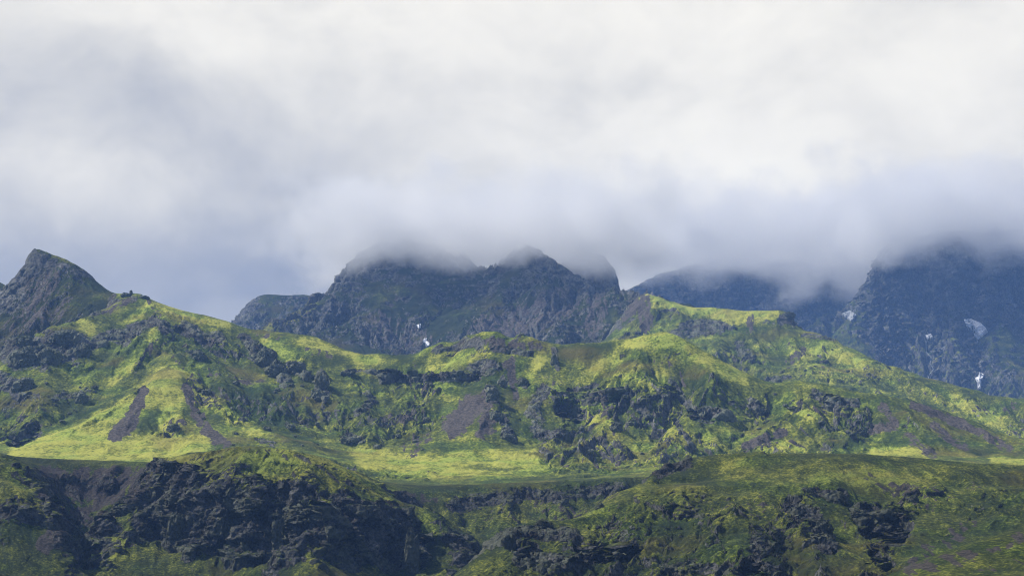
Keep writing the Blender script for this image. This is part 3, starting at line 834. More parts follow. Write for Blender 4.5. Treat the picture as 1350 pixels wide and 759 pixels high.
ob = terrain('pointed_peak', 'pointed mountain peak with a green edge at the far left', [
    [(-350, 470, 4100), (-120, 430, 4050), (-60, 415, 3950), (0, 394, 3900), (13, 379, 3850), (22, 367), (30, 356), (37, 346), (43, 335), (46.5, 328, 3850), (52, 330), (62, 334), (75, 338),
     (88, 342), (100, 348), (108, 354), (122, 367), (135, 377), (148, 385), (165, 391, 3800), (250, 425, 3850), (400, 490, 3900)],
    [(62, 340, 3830), (100, 375, 3750), (120, 405, 3620), (130, 430, 3500)], [(30, 365, 3800), (20, 410, 3680), (20, 450, 3500)], [(75, 345, 3820), (65, 400, 3680), (65, 440, 3500)],
    [(-50, 450, 3650), (-200, 480, 3650)],
    [(-350, 560, 3300), (0, 500, 3350), (150, 470, 3380), (250, 500, 3400), (400, 560, 3400)],
], 3300, 4250, -250, 400, crest_back=(260, 190), gul=(130, 18, 6), crest_calm=0.5, rock_amp=4.5, warp=3, rows=330, ny=420, coarse=12, div=2, seed=5, moss=0.2, rock_slope=(0.7, 1.1), patches=[
    ('S', 1.0, 20, [(60, 370), (50, 400)]), ('R', 0.4, 4, [(40, 352), (24, 375)]), ('G', 0.7, 4, [(52, 331), (80, 339), (98, 347)]), ('G', 0.4, 8, [(110, 372), (140, 395)]), ('S', 0.8, 16, [(20, 430), (70, 410)]), ('R', 0.5, 3, [(100, 368), (110, 372)])])
ob.data.materials.append(MAT_FAR)

ob = terrain('far_left_hill', 'small dark hill slope at the left edge behind the pointed peak', [
    [(-350, 290, 4700), (-120, 330, 4700), (-30, 362, 4700), (0, 373, 4700), (8, 379, 4700), (40, 400, 4700), (120, 470, 4750)],
    [(-350, 500, 4200), (0, 480, 4200), (150, 520, 4200)],
], 4200, 4950, -250, 130, crest_back=(200, 200), gul=(120, 15, 4), rock_amp=6, warp=8, rows=130, ny=200, coarse=40, seed=6, moss=0.35)
ob.data.materials.append(MAT_FAR)

ob = terrain('sunlit_back_ridge', 'sunlit green ridge behind the middle hill at right, its crest yellow', [
    [(640, 520, 4700), (760, 480, 4800), (805, 440, 4850), (828, 405, 4900), (843, 390, 4930), (852, 388, 4950), (865, 390), (880, 396), (893, 399, 4850), (905, 403), (917, 406), (930, 405), (943, 404.5, 4800),
     (960, 407), (977, 409), (1000, 410), (1023, 410, 4700), (1037, 409.5), (1042, 415, 4680), (1048, 427), (1066, 436, 4600), (1085, 441), (1100, 447), (1112, 454, 4500), (1130, 462), (1147, 470),
     (1186, 488, 4350), (1209, 495), (1247, 503, 4200), (1286, 514), (1317, 522), (1350, 526, 4050), (1700, 570, 3900)],
    [(780, 500, 4450), (870, 460, 4400)], [(943, 406, 4780), (925, 420, 4700), (905, 436, 4580), (895, 455, 4450)],
    [(975, 430, 4640), (990, 455, 4450), (1005, 485, 4280)], [(1037, 412, 4670), (1040, 432, 4600), (1050, 455, 4480), (1030, 475, 4350)],
    [(1085, 455, 4450), (1110, 475, 4350)], [(1090, 490, 4200), (1120, 510, 4050)],
    [(1250, 530, 4020), (1350, 550, 3900), (1600, 590, 3800)],
    [(640, 600, 3900), (780, 570, 3900), (870, 540, 3950), (1010, 530, 3950), (1100, 545, 3850), (1209, 570, 3700), (1350, 600, 3500), (1700, 640, 3500)],
], 3500, 5300, 660, 1600, crest_back=(300, 200), gul=(130, 20, 5), rock_amp=6, warp=12, rows=380, ny=600, coarse=34, seed=7, moss=0.48, rock_slope=(0.72, 1.1), terrace=(26, 3.0, 0.3), patches=[
    ('G', 1, 7, [(880, 403), (940, 412), (1020, 414)]), ('G', 1, 8, [(960, 420), (1000, 418)]), ('R', 1, 6, [(900, 430), (925, 425), (965, 428)]), ('R', 0.9, 8, [(890, 440), (950, 435)]), ('S', 0.8, 6, [(990, 420), (988, 435)]),
    ('R', 0.8, 10, [(975, 455), (985, 470)]), ('R', 0.8, 4, [(1040, 416), (1046, 430)]), ('R', 0.8, 4, [(1060, 442), (1110, 448)]), ('G', 0.7, 10, [(1050, 470), (1110, 460), (1130, 480)]), ('R', 0.8, 4, [(1010, 500), (1040, 498)]),
    ('S', 0.8, 6, [(1040, 480), (1060, 460)]), ('S', 0.6, 7, [(1290, 540), (1340, 535)]), ('G', 0.8, 8, [(850, 395), (870, 400)]), ('G', 0.8, 8, [(1260, 525), (1320, 560)]), ('S', 1.3, 9, [(825, 415), (848, 396), (852, 430)])])
ob.data.materials.append(MAT_MID)

ob = terrain('back_mountain', 'dark bluish mountain whose flat summit vanishes into cloud at the centre', [
    [(250, 470, 5300), (345, 433, 5400), (380, 413, 5600), (410, 397, 5700), (430, 385, 5750), (445, 371), (458, 359), (468, 344, 5900), (476, 330), (500, 318, 6000), (540, 314), (575, 322), (605, 338),
     (630, 357, 6000), (645, 352), (660, 340), (678, 330, 5920), (698, 323), (712, 327), (728, 340), (744, 353), (760, 365, 5750), (775, 374), (790, 379), (815, 380, 5500), (850, 388, 5300), (900, 400, 5150), (1000, 430, 5000)],
    [(520, 335, 5950), (545, 365, 5780), (535, 382, 5680), (505, 398, 5520), (475, 420, 5340), (455, 448, 5140)],
    [(455, 385, 5650), (430, 420, 5400), (400, 445, 5150)],
    [(580, 335, 5990), (600, 365, 5800), (590, 400, 5560), (568, 430, 5320), (556, 452, 5140), (560, 475, 5000)],
    [(540, 390, 5620), (530, 430, 5330), (510, 460, 5100)],
    [(686, 328, 5900), (668, 360, 5720), (630, 395, 5520), (600, 425, 5300), (590, 450, 5120)],
    [(715, 345, 5800), (700, 375, 5620), (720, 410, 5380), (700, 450, 5080)], [(790, 385, 5480), (770, 410, 5300), (760, 440, 5100)], [(830, 400, 5250), (850, 430, 5000)],
    [(655, 350, 5900), (640, 372, 5720)],
    [(250, 500, 4700), (450, 490, 4750), (560, 495, 4750), (760, 480, 4750), (900, 470, 4750), (1000, 470, 4750)],
], 4700, 6400, 240, 940, crest_back=(300, 160), gul=(300, 44, 4), flute=(120, 5), crest_calm=0.08, rock_amp=6, warp=14, rows=420, ny=560, coarse=42, seed=8, moss=0.12, rock_slope=(0.50, 0.9), terrace=(34, 3.0, 0.25), fine=0.9, patches=[
    ('G', 1.2, 7, [(350, 434), (400, 412), (415, 400)]), ('G', 0.4, 8, [(500, 390), (535, 380)]), ('S', 1.2, 22, [(740, 400), (700, 420), (640, 440)]), ('S', 1, 14, [(790, 400), (780, 430)]), ('G', 0.7, 4, [(792, 415), (796, 422)]), ('G', 0.4, 4, [(808, 410), (812, 430)]), ('S', 0.8, 22, [(500, 430), (550, 450)]),
    ('G', 0.3, 5, [(655, 350), (640, 362)]), ('R', 1, 10, [(480, 345), (560, 345), (620, 360)]), ('R', 1, 8, [(690, 335), (740, 360), (770, 378)])])
ob.data.materials.append(MAT_FAR)

ob = terrain('rock_tower', 'steep block of rock behind the central peak, half in cloud', [
    [(700, 350, 6170), (735, 345, 6170), (755, 338, 6170), (766, 331), (776, 329), (783, 335), (790, 334), (797, 338), (803, 348), (811, 360), (815, 378), (819, 395, 6150), (830, 430, 6120)],
    [(760, 380, 6100), (790, 380, 6100), (805, 375, 6120)], [(700, 430, 5970), (850, 440, 5970)],
], 5970, 6420, 700, 850, crest_back=(120, 120), gul=(90, 12, 4), rock_amp=9, warp=5, rows=150, ny=240, coarse=20, seed=9, moss=0.3, rock_slope=(0.5, 0.9))
ob.data.materials.append(MAT_FAR)

ob = terrain('table_mountain', 'flat topped dark blue mountain left of the central mountain', [
    [(285, 460, 7000), (300, 440), (310, 427, 7000), (313, 420), (318, 413), (325, 404), (333, 396), (342, 389.5, 7000), (355, 387.5), (375, 388), (400, 387.5), (415, 389), (430, 388), (500, 388, 7000), (560, 400)],
    [(340, 400, 6900), (400, 405, 6850), (480, 405, 6850)], [(330, 430, 6700), (400, 425, 6700)],
    [(285, 500, 6400), (560, 500, 6400)],
], 6400, 7400, 280, 560, crest_back=(250, 60), gul=(140, 18, 4), rock_amp=12, warp=6, rows=170, ny=260, coarse=40, seed=10, moss=0.25, rock_slope=(0.5, 0.9), terrace=(30, 3, 0.5))
ob.data.materials.append(MAT_FAR)

ob = terrain('far_right_cliff', 'tall blue shaded cliffs rising into cloud at the far right', [
    [(980, 470, 8150), (1060, 440, 8150), (1085, 430, 8200), (1110, 415, 8250), (1130, 398, 8350), (1146, 372), (1156, 345, 8450), (1163, 325), (1172, 312, 8500), (1205, 314), (1240, 310), (1300, 312), (1350, 306, 8500), (1700, 300, 8500)],
    [(1085, 430, 8150), (1120, 412, 8200), (1150, 385, 8300), (1175, 345, 8420)],
    [(1180, 330, 8440), (1185, 370, 8360), (1182, 410, 8250), (1172, 445, 8050), (1160, 490, 7700)],
    [(1214, 310, 8520), (1214, 370, 8440), (1214, 410, 8330), (1216, 440, 8180), (1222, 465, 8000), (1232, 495, 7700), (1226, 520, 7400)],
    [(1240, 315, 8440), (1245, 370, 8340), (1246, 410, 8220), (1250, 435, 8060), (1244, 465, 7850), (1235, 490, 7600), (1250, 520, 7350)],
    [(1280, 305, 8540), (1283, 370, 8450), (1284, 410, 8330), (1288, 440, 8170), (1286, 470, 7980), (1290, 500, 7720), (1285, 525, 7400)],
    [(1320, 310, 8440), (1325, 380, 8320), (1318, 430, 8120), (1312, 460, 7900), (1330, 500, 7560), (1345, 530, 7250)],
    [(1360, 380, 8400), (1370, 430, 8200), (1380, 500, 7700)], [(1600, 400, 8200), (1600, 500, 7600)],
    [(1190, 480, 7850), (1200, 500, 7600)],
    [(1050, 480, 7600), (1100, 485, 7600), (1160, 520, 7300)],
    [(1050, 560, 7000), (1350, 560, 7000), (1700, 560, 7000)],
], 7000, 8850, 980, 1600, crest_back=(200, 60), gul=(260, 60, 6), flute=(210, 30), crest_calm=0.06, rock_amp=16, warp=14, rows=420, ny=560, coarse=40, seed=11, moss=0.42, rock_slope=(0.75, 1.15), terrace=(38, 3.2, 0.35), fine=1.6, patches=[
    ('G', 0.6, 9, [(1200, 455), (1220, 480)]), ('G', 0.6, 10, [(1255, 440), (1270, 455), (1240, 480), (1245, 500)]), ('G', 0.5, 9, [(1300, 445), (1330, 450)]), ('R', 1, 40, [(1190, 350), (1350, 350)]), ('R', 0.8, 15, [(1150, 440), (1180, 470)]), ('R', 0.8, 9, [(1290, 470), (1292, 500)])])
ob.data.materials.append(MAT_ICE)

ob = terrain('far_rock_wall', 'hazy blue rock wall far behind the sunlit ridge, its top lost in cloud', [
    [(640, 440, 9900), (760, 405, 9900), (830, 380, 9900), (880, 358, 9900), (930, 342, 9900), (1000, 338), (1060, 342, 9900), (1070, 326, 9700), (1085, 322, 9650), (1098, 330, 9700), (1105, 345, 9950), (1200, 345, 9950), (1400, 345, 9950)],
    [(640, 460, 9600), (860, 415, 9600), (920, 400, 9550), (1000, 410, 9550)], [(1068, 350, 9600), (1062, 400, 9400), (1050, 440, 9200)], [(1096, 350, 9600), (1100, 400, 9450), (1095, 440, 9300)],
    [(1110, 360, 9850), (1115, 410, 9650), (1115, 440, 9500)], [(1200, 420, 9700), (1400, 420, 9700)], [(1030, 350, 9850), (1025, 400, 9650)], [(940, 340, 9850), (960, 390, 9600)],
    [(640, 500, 9000), (1100, 480, 8900), (1400, 480, 9000)],
], 8900, 10200, 650, 1400, crest_back=(200, 60), gul=(260, 70, 6), flute=(240, 34), crest_calm=0.3, rock_amp=24, warp=18, rows=260, ny=400, coarse=60, seed=12, moss=0.3, rock_slope=(0.4, 0.8), fine=1.6)
ob.data.materials.append(MAT_ICE)

# ------------------------------------------------------------------ things lying on the slopes
_TREES = {}


def surface(layer):
    if layer not in _TREES:
        ob, co, q4 = LAYERS[layer]
        _TREES[layer] = BVHTree.FromPolygons(co.astype(float).tolist(), q4.tolist())
    return _TREES[layer]


def hit(layer, u, v):
    """the point of a slope seen in one direction from the viewpoint"""
    loc, nrm, _, _ = surface(layer).ray_cast(Vector((0, 0, CAM_Z)), px_dir(u, v))
    if loc is None:
        return None, None
    if nrm.z < 0:
        nrm = -nrm
    return loc, nrm


def inside(u, v, poly):
    c = False
    for (x0, y0), (x1, y1) in zip(poly, poly[1:] + poly[:1]):
        if (y0 > v) != (y1 > v) and u < (x1 - x0) * (v - y0) / (y1 - y0) + x0:
            c = not c
    return c


def simple_mat(name, c0, c1, scale, rough=0.9, bump=0.5):
    m = bpy.data.materials.new(name)
    m.use_nodes = True
    t = NT(m.node_tree)
    for n in list(t.n):
        t.n.remove(n)
    geo = t.n.new('ShaderNodeNewGeometry')
    nf = t.noise(geo.outputs['Position'], scale, 5, 0.65)
    bs = t.n.new('ShaderNodeBsdfPrincipled')
    t.put(bs.inputs['Base Color'], t.mix(t.ramp(nf, 0.36, 0.6), c0, c1))
    bs.inputs['Roughness'].default_value = rough
    bp = t.n.new('ShaderNodeBump')
    bp.inputs['Strength'].default_value = bump
    bp.inputs['Distance'].default_value = 1.0
    t.put(bp.inputs['Height'], t.math('MULTIPLY', nf, 0.6 / scale * 0.1))
    t.l.new(bp.outputs[0], bs.inputs['Normal'])
    o = t.n.new('ShaderNodeOutputMaterial')
    t.l.new(bs.outputs[0], o.inputs[0])
    return m


MAT_SNOW = simple_mat('old snow', (0.55, 0.57, 0.60), (0.92, 0.93, 0.95), 0.12)
MAT_GREYSNOW = simple_mat('dirty snow', (0.42, 0.43, 0.45), (0.88, 0.89, 0.91), 0.10)
MAT_OLDSNOW = simple_mat('old grey snow', (0.12, 0.13, 0.14), (0.34, 0.36, 0.38), 0.10)
MAT_WATER = simple_mat('white water', (0.2, 0.22, 0.24), (0.55, 0.58, 0.6), 0.06, 0.4)


def draped(name, layer, poly, label, category, mat, thick, step=0.5, group=None):
    """a sheet with real thickness lying on a slope inside a traced outline"""
    u0, u1 = min(p[0] for p in poly), max(p[0] for p in poly)
    v0, v1 = min(p[1] for p in poly), max(p[1] for p in poly)
    nu, nv = int((u1 - u0) / step) + 3, int((v1 - v0) / step) + 3
    pts, hits = {}, []
    for i in range(nu):
        for j in range(nv):
            u, v = u0 - step + i * step, v0 - step + j * step
            if inside(u, v, poly):
                loc, nr = hit(layer, u, v)
                if loc is not None:
                    pts[(i, j)] = len(hits)
                    hits.append((loc, nr))
    if len(hits) < 4:
        print('no surface under', label)
        return None
    med = sorted(h[0].y for h in hits)[len(hits) // 2]
    n = len(hits)
    avg = Vector((0, 0, 0))
    for _, nr in hits:
        avg += nr
    avg.normalize()
    co = [tuple(l + avg * thick) for l, _ in hits] + [tuple(l - avg * thick) for l, _ in hits]
    faces, edges = [], {}
    for (i, j) in pts:
        q = [(i, j), (i + 1, j), (i + 1, j + 1), (i, j + 1)]
        if all(k in pts for k in q):
            idx = [pts[k] for k in q]
            ys = [hits[k][0].y for k in idx]
            if max(ys) - min(ys) > 120:
                continue
            faces.append(tuple(idx))
            faces.append(tuple(n + k for k in reversed(idx)))
            for a, b in zip(idx, idx[1:] + idx[:1]):
                edges[(a, b)] = edges.get((a, b), 0) + 1
    for (a, b) in edges:
        if (b, a) not in edges:
            faces.append((b, a, n + a, n + b))
    base = Vector(hits[0][0])
    me = bpy.data.meshes.new(name)
    me.from_pydata([tuple(Vector(c) - base) for c in co], [], faces)
    me.materials.append(mat)
    for p in me.polygons:
        p.use_smooth = True
    o = bpy.data.objects.new(name, me)
    o.location = base
    col.objects.link(o)
    o['label'] = label
    o['category'] = category
    if group:
        o['group'] = group
    return o


draped('snow_patch', 'back_mountain', [(557, 449.7), (559.7, 446.8), (563.4, 447), (562, 449.7), (566.4, 453.2), (566.6, 455.9), (561.5, 459), (560.2, 454.3)],
       'white hooked snow patch in the gully of the central mountain, just above the green ridge', 'snow patch', MAT_SNOW, 5.0, 0.4)
draped('snow_patch', 'back_mountain', [(548.6, 429.5), (555.4, 427.8), (554.6, 433.2), (551.5, 433.2)],
       'tiny triangular snow patch high in the gully of the central mountain', 'snow patch', MAT_SNOW, 5.0, 0.4)
draped('snow_patch', 'far_right_cliff', [(1272, 425), (1282, 424), (1295, 429.6), (1303, 437.5), (1294, 445.4), (1287, 449), (1284, 438), (1275, 432)],
       'largest snow patch, grey and wedge shaped, on the far right cliffs', 'snow patch', MAT_GREYSNOW, 18.0)
draped('snow_patch', 'far_right_cliff', [(1285, 499.6), (1289.7, 498), (1290.6, 491), (1297.4, 495.2), (1294, 504.6), (1293, 514.2), (1288.6, 513), (1288, 504.6)],
       'bright white narrow snow patch in the ravine at the foot of the far right cliffs', 'snow patch', MAT_SNOW, 9.0)
draped('snow_patch', 'far_right_cliff', [(1219, 443), (1223, 443.5), (1226.6, 440), (1230, 445.4), (1222.5, 448)],
       'small snow patch at the head of the thin waterfall', 'snow patch', MAT_GREYSNOW, 9.0, 0.4)
draped('snow_patch', 'far_right_cliff', [(1110, 414.5), (1121, 410.5), (1129.5, 416), (1124, 424.6), (1116, 421)],
       'faint grey snow patch leftmost on the far cliffs, under the dark buttress', 'snow patch', MAT_OLDSNOW, 9.0)
pl = [(1221, 450), (1221, 458.5), (1222.5, 466.4), (1228, 471.7), (1226.4, 479.6), (1231, 487.5), (1225, 495.4), (1224, 500)]
draped('waterfall', 'far_right_cliff', [(u - 0.5, v) for u, v in pl] + [(u + 0.6, v) for u, v in reversed(pl)],
       'thin white waterfall winding down the dark far right cliffs', 'waterfall', MAT_WATER, 6, 0.33)


def rock_mesh(name, w, d, h, seed, sub=4, moss=0.5, sharp=1.0):
    """a fractured, weathered block of lava rock, its foot sunk for the slope"""
    import bmesh
    bm = bmesh.new()
    bmesh.ops.create_icosphere(bm, subdivisions=sub, radius=1.0)
    P = np.array([v.co[:] for v in bm.verts], np.float32)
    s = seed * 3.17
    P = np.sign(P) * np.abs(P) ** 0.8
    f = 1 + 0.30 * fbm(P[:, 0] * 1.1 + s, P[:, 1] * 1.1, P[:, 2] * 1.1, 3) + 0.26 * sharp * blocks(P[:, 0] * 1.7 + s, P[:, 1] * 1.7, P[:, 2] * 1.5) \
        + 0.10 * sharp * blocks(P[:, 0] * 4.2 + s, P[:, 1] * 4.2, P[:, 2] * 3.6) + 0.05 * fbm(P[:, 0] * 6 + s, P[:, 1] * 6, P[:, 2] * 6, 3)
    P = P * f[:, None] * np.array([w / 2, d / 2, h / 2], np.float32)
    for v, p in zip(bm.verts, P):
        v.co = p
    bm.normal_update()
    N = np.array([v.normal[:] for v in bm.verts])
    me = bpy.data.meshes.new(name)
    bm.to_mesh(me)
    bm.free()
    at = me.attributes.new('cover', 'FLOAT_COLOR', 'POINT')
    rk = 1 - moss * sstep(N[:, 2] + 0.35 * fbm(P[:, 0] / w * 5 + s, P[:, 1] / w * 5, P[:, 2] / w * 5, 3), 0.55, 0.95)
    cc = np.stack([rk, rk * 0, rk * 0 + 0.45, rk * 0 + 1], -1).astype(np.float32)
    at.data.foreach_set('color', cc.ravel())
    return me


def place_rock(name, layer, u, v, wpx, hpx, label, category, tilt=0, seed=0, moss=0.5, mat=None, sink=0.25, group=None, deep=0.9, sub=4):
    loc, nr = hit(layer, u, v + hpx * 0.35)
    if loc is None:
        print('no ground under', label)
        return None
    k = (loc.y / math.cos(PITCH)) / F_PX
    w, h = wpx * k, hpx * k * 1.25
    me = rock_mesh(name, w, w * deep, h, seed, sub, moss)
    me.materials.append(mat or MAT_MID)
    o = bpy.data.objects.new(name, me)
    o.location = loc + Vector((0, 0.10 * w, h * (0.5 - sink - 0.12)))
    o.rotation_euler = (0, R(tilt), 0)
    col.objects.link(o)
    o['label'] = label
    o['category'] = category
    if group:
        o['group'] = group
    return o


G1 = 'dark crags on the middle hill'
CR = [
    ('rock_outcrop', 'middle_hill', 350, 468, 24, 20, 'highest crag of the slanting dark row below the green saddle, left of centre', 30),
    ('rock_outcrop', 'middle_hill', 366, 486, 26, 19, 'broad lower crag of the slanting dark row left of centre', 35),
    ('rock_outcrop', 'middle_hill', 391, 484, 22, 16, 'round topped dark crag set apart just right of the slanting row', 10),
    ('rock_outcrop', 'middle_hill', 424, 501, 16, 20, 'tall square dark crag at the right end of the crags left of centre', 0),
    ('rock_outcrop', 'middle_hill', 419, 521, 20, 16, 'dark crag directly below the tall square crag', 10),
    ('rock_outcrop', 'middle_hill', 32, 449, 20, 12, 'pale topped crag on the crest under the pointed peak, near the left edge', -10),
    ('rock_outcrop', 'middle_hill', 84, 443, 30, 20, 'big dark crag below the green knoll at the left', 15),
    ('rock_outcrop', 'middle_hill', 30, 470, 30, 26, 'dark crag near the left edge under the pale topped crag', -20),
    ('rock_outcrop', 'middle_hill', 64, 468, 28, 22, 'dark crag between the left edge crag and the big crag', 10),
    ('rock_outcrop', 'middle_hill', 108, 462, 22, 20, 'lower right crag of the dark group at the left', 25),
    ('rock_outcrop', 'middle_hill', 30, 508, 28, 16, 'dark crag lowest at the left edge, above the small cave', -25),
    ('rock_outcrop', 'middle_hill', 108, 524, 16, 14, 'dark crag beside the left flank of the fan shaped spur', 20),
    ('rock_outcrop', 'middle_hill', 228, 563, 17, 9, 'pale flat rock low on the yellow fan shaped spur', -10),
    ('rock_outcrop', 'middle_hill', 262, 468, 18, 12, 'dark crag right of the top of the fan shaped spur', 25),
    ('rock_outcrop', 'middle_hill', 461, 581, 22, 12, 'low dark crag at the foot of the slope, left of the brown scree', 0),
    ('rock_outcrop', 'middle_hill', 648, 518, 15, 18, 'dark crag at the top right edge of the brown scree', 10),
    ('rock_outcrop', 'middle_hill', 689, 503, 13, 11, 'round dark crag on the right side of the brown chute', 0),
    ('rock_outcrop', 'middle_hill', 662, 504, 12, 10, 'dark crag on the left side of the brown chute', 0),
    ('rock_outcrop', 'middle_hill', 655, 549, 18, 12, 'dark crag halfway down the right edge of the brown scree', 20),
    ('rock_outcrop', 'middle_hill', 672, 577, 22, 12, 'dark crag at the lower right corner of the brown scree', 15),
    ('rock_outcrop', 'middle_hill', 730, 474, 8, 16, 'narrow upright crag below the saddle right of the brown hollow', 0),
    ('rock_outcrop', 'middle_hill', 813, 561, 17, 11, 'single grey crag on the green slope right of centre', -10),
    ('rock_outcrop', 'middle_hill', 1045, 537, 14, 4, 'low dark slab on the small yellow knoll at the right', 0),
    ('rock_outcrop', 'sunlit_back_ridge', 1040, 414, 15, 7, 'square rock step at the end of the yellow crest', 5),
    ('rock_outcrop', 'sunlit_back_ridge', 832, 387, 12, 4, 'dark rocks where the yellow crest meets the central mountain', 5),
    ('rock_outcrop', 'middle_hill', 166, 388.5, 12, 5, 'jagged dark rock on the crest just right of the pointed peak', 5),
    ('rock_outcrop', 'middle_hill', 190, 391, 13, 4, 'low dark rock rim on the crest above the fan shaped spur', 8),
    ('rock_outcrop', 'right_foreground_hill', 1066, 646, 12, 8, 'dark overhanging rock at the top of the gully on the right foreground hill', 15),
    ('rock_outcrop', 'right_foreground_hill', 1087, 694, 22, 14, 'large mossy crag in the middle of the right foreground hill', 20),
    ('rock_outcrop', 'right_foreground_hill', 1204, 657, 14, 9, 'mossy rock knob at the right end of the dark gully', 0),
    ('rock_outcrop', 'right_foreground_hill', 1133, 677, 20, 8, 'dark rock ledge above the hollow on the right foreground hill', 15),
    ('rock_outcrop', 'right_foreground_hill', 790, 667, 12, 7, 'mossy rock on the left shoulder of the right foreground hill', -20),
    ('rock_outcrop', 'right_foreground_hill', 717, 690, 22, 9, 'pale edged rock at the left tip of the right foreground hill', 5),
    ('rock_outcrop', 'foreground_cliff', 543, 722, 18, 44, 'upright grey rock rib in the middle gorge', 0),
    ('rock_outcrop', 'foreground_cliff', 232, 690, 22, 30, 'grey rock buttress low on the left foreground cliff', 5),
    ('rock_outcrop', 'foreground_cliff', 370, 700, 26, 42, 'tall dark rock pillar under the mossy top of the left foreground cliff', 0),
]
for i, (nm_, ly, u, v, w_, h_, lb, tl) in enumerate(CR):
    near = ly in ('right_foreground_hill', 'foreground_cliff')
    place_rock(nm_, ly, u, v, w_, h_, lb, 'rock outcrop', tl, seed=i + 1, moss=0.75 if ly == 'right_foreground_hill' else (0.85 if lb.startswith('pale') else 0.45),
               mat=MAT_NEAR if near else MAT_MID, group=G1 if ly == 'middle_hill' else None, sub=5 if w_ > 16 else 4)
place_rock('rock_pinnacle', 'middle_hill', 153.5, 381, 2.6, 6, 'thin rock pinnacle standing alone on the notch right of the pointed peak', 'rock pinnacle', 0, 60, 0.1, deep=1.0, sink=0.0, sub=3)
place_rock('rock_pinnacle', 'middle_hill', 172.5, 387, 4, 6, 'short stubby rock pinnacle among the jagged crest rocks', 'rock pinnacle', 0, 61, 0.1, deep=1.0, sink=0.0, sub=3)

# loose boulders strewn over the mossy slopes
protos = [rock_mesh('boulder', 1, 0.9, 0.75, 100 + k, 3, 0.35) for k in range(6)]
for p in protos:
    p.materials.append(MAT_MID)
rnd = random.Random(5)
AREAS = [('middle_hill', 240, 470, 490, 590, 46), ('middle_hill', 760, 880, 520, 600, 20), ('middle_hill', 20, 130, 500, 560, 14), ('middle_hill', 980, 1180, 520, 595, 18),
         ('middle_hill', 480, 600, 500, 600, 16), ('sunlit_back_ridge', 1010, 1150, 460, 520, 18)]
for ly, ua, ub, va, vb, n_ in AREAS:
    for k in range(n_):
        loc, nr = hit(ly, rnd.uniform(ua, ub), rnd.uniform(va, vb))
        sz = rnd.choice((3, 4, 5, 6, 8, 11)) * rnd.uniform(0.8, 1.3)
        if loc is None:
            continue
        o = bpy.data.objects.new('boulder', protos[rnd.randrange(6)])
        col.objects.link(o)
        o.location = loc + Vector((0, 0, sz * 0.12))
        o.scale = (sz, sz, sz * rnd.uniform(0.7, 1.1))
        o.rotation_euler = (0, rnd.uniform(-0.3, 0.3), rnd.uniform(0, 6.28))
        back = ly != 'middle_hill'
        o['label'] = 'small dark boulder strewn on the sunlit ridge behind the middle hill' if back else 'small dark boulder strewn on the mossy slopes of the middle hill'
        o['category'] = 'boulder'
        o['group'] = 'boulders on the sunlit back ridge' if back else 'boulders strewn on the middle hill'

# ------------------------------------------------------------------ air and cloud
def box_mesh(name, lo, hi):
    me = bpy.data.meshes.new(name)
    v = [(x, y, z) for x in (lo[0], hi[0]) for y in (lo[1], hi[1]) for z in (lo[2], hi[2])]
    me.from_pydata(v, [], [(0, 1, 3, 2), (4, 6, 7, 5), (0, 4, 5, 1), (2, 3, 7, 6), (0, 2, 6, 4), (1, 5, 7, 3)])
    o = bpy.data.objects.new(name, me)
    col.objects.link(o)
    o['kind'] = 'stuff'
    return o


HAZE_DENSITY = 5.2e-5
haze = box_mesh('haze', (-17000, -17000, -1.0), (17000, 17000, 2080.0))
hm = bpy.data.materials.new('haze')
hm.use_nodes = True
ht = NT(hm.node_tree)
for n in list(ht.n):
    ht.n.remove(n)
pv = ht.n.new('ShaderNodeVolumePrincipled')
pv.inputs['Color'].default_value = (0.24, 0.45, 0.97, 1)
pv.inputs['Density'].default_value = HAZE_DENSITY
ho = ht.n.new('ShaderNodeOutputMaterial')
ht.l.new(pv.outputs[0], ho.inputs['Volume'])
haze.data.materials.append(hm)


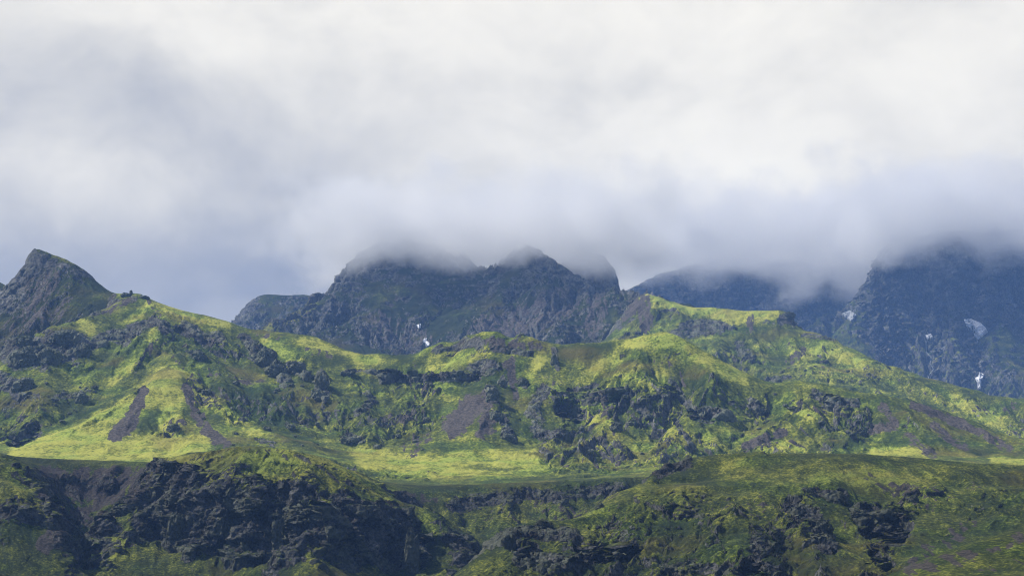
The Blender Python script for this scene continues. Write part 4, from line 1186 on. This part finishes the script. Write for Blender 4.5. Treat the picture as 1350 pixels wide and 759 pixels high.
def cloud(name, label, lo, hi, base, base_soft, top, top_soft, edge, dens, nscale, namp, seed, step):
    """a bank of cloud: real scattering density in a closed box, ragged underneath and thinning out to the sides"""
    o = box_mesh(name, lo, hi)
    o['label'] = label
    m = bpy.data.materials.new(name)
    m.use_nodes = True
    t = NT(m.node_tree)
    for n in list(t.n):
        t.n.remove(n)
    geo = t.n.new('ShaderNodeNewGeometry')
    pos = geo.outputs['Position']
    sx = t.n.new('ShaderNodeSeparateXYZ')
    t.l.new(pos, sx.inputs[0])
    n = t.noise(t.vmath('ADD', pos, (seed, seed * 2.0, 0.0)), 1.0 / nscale, 5, 0.58)
    n0 = t.math('SUBTRACT', n, 0.5)
    z = t.math('ADD', sx.outputs[2], t.math('MULTIPLY', n0, namp))
    up = t.math('DIVIDE', t.math('SUBTRACT', sx.outputs[2], base), base_soft)           # 0 at the base, rises inside
    up = t.math('MINIMUM', up, 1.0)
    dn = t.math('MINIMUM', t.math('DIVIDE', t.math('SUBTRACT', top, sx.outputs[2]), top_soft), 1.0)
    cx, hx = (lo[0] + hi[0]) / 2, (hi[0] - lo[0]) / 2
    cyy, hy = (lo[1] + hi[1]) / 2, (hi[1] - lo[1]) / 2
    ax = t.math('DIVIDE', t.math('SUBTRACT', hx, t.math('ABSOLUTE', t.math('SUBTRACT', sx.outputs[0], cx))), edge)
    ay = t.math('DIVIDE', t.math('SUBTRACT', hy, t.math('ABSOLUTE', t.math('SUBTRACT', sx.outputs[1], cyy))), edge)
    m1 = t.math('MINIMUM', t.math('MINIMUM', ax, ay), t.math('MINIMUM', up, dn))
    m1 = t.math('MINIMUM', m1, 1.0)
    # ragged outline: noise decides where the bank begins between its outside (0) and its heart (1)
    q = t.math('ADD', m1, t.math('MULTIPLY', n0, namp))
    d = t.ramp(q, 0.22, 0.95)
    d = t.math('MULTIPLY', d, t.ramp(m1, 0.0, 0.2))
    pv = t.n.new('ShaderNodeVolumePrincipled')
    pv.inputs['Color'].default_value = (1.0, 1.0, 1.0, 1)
    pv.inputs['Anisotropy'].default_value = 0.4
    t.put(pv.inputs['Density'], t.math('MULTIPLY', d, dens))
    oo = t.n.new('ShaderNodeOutputMaterial')
    t.l.new(pv.outputs[0], oo.inputs['Volume'])
    o.data.materials.append(m)
    m.cycles.volume_step_rate = step
    return o


cloud('cloud_bank', 'soft grey cloud lying on the summit of the central mountain', (-900, 5350, 1122), (640, 6500, 1520),
      1122, 150, 1520, 200, 420, 0.0075, 190, 2.4, 11.0, 0.35)
cloud('cloud_bank', 'bright ragged cloud between the central mountain and the far right cliffs', (-500, 8300, 1735), (2500, 10400, 2350),
      1735, 240, 2350, 330, 600, 0.0038, 260, 3.0, 77.0, 0.35)
cloud('cloud_bank', 'grey cloud covering the tops of the far right cliffs', (1350, 7700, 1610), (4800, 9700, 2250),
      1610, 240, 2250, 330, 560, 0.0064, 280, 2.9, 31.0, 0.35)
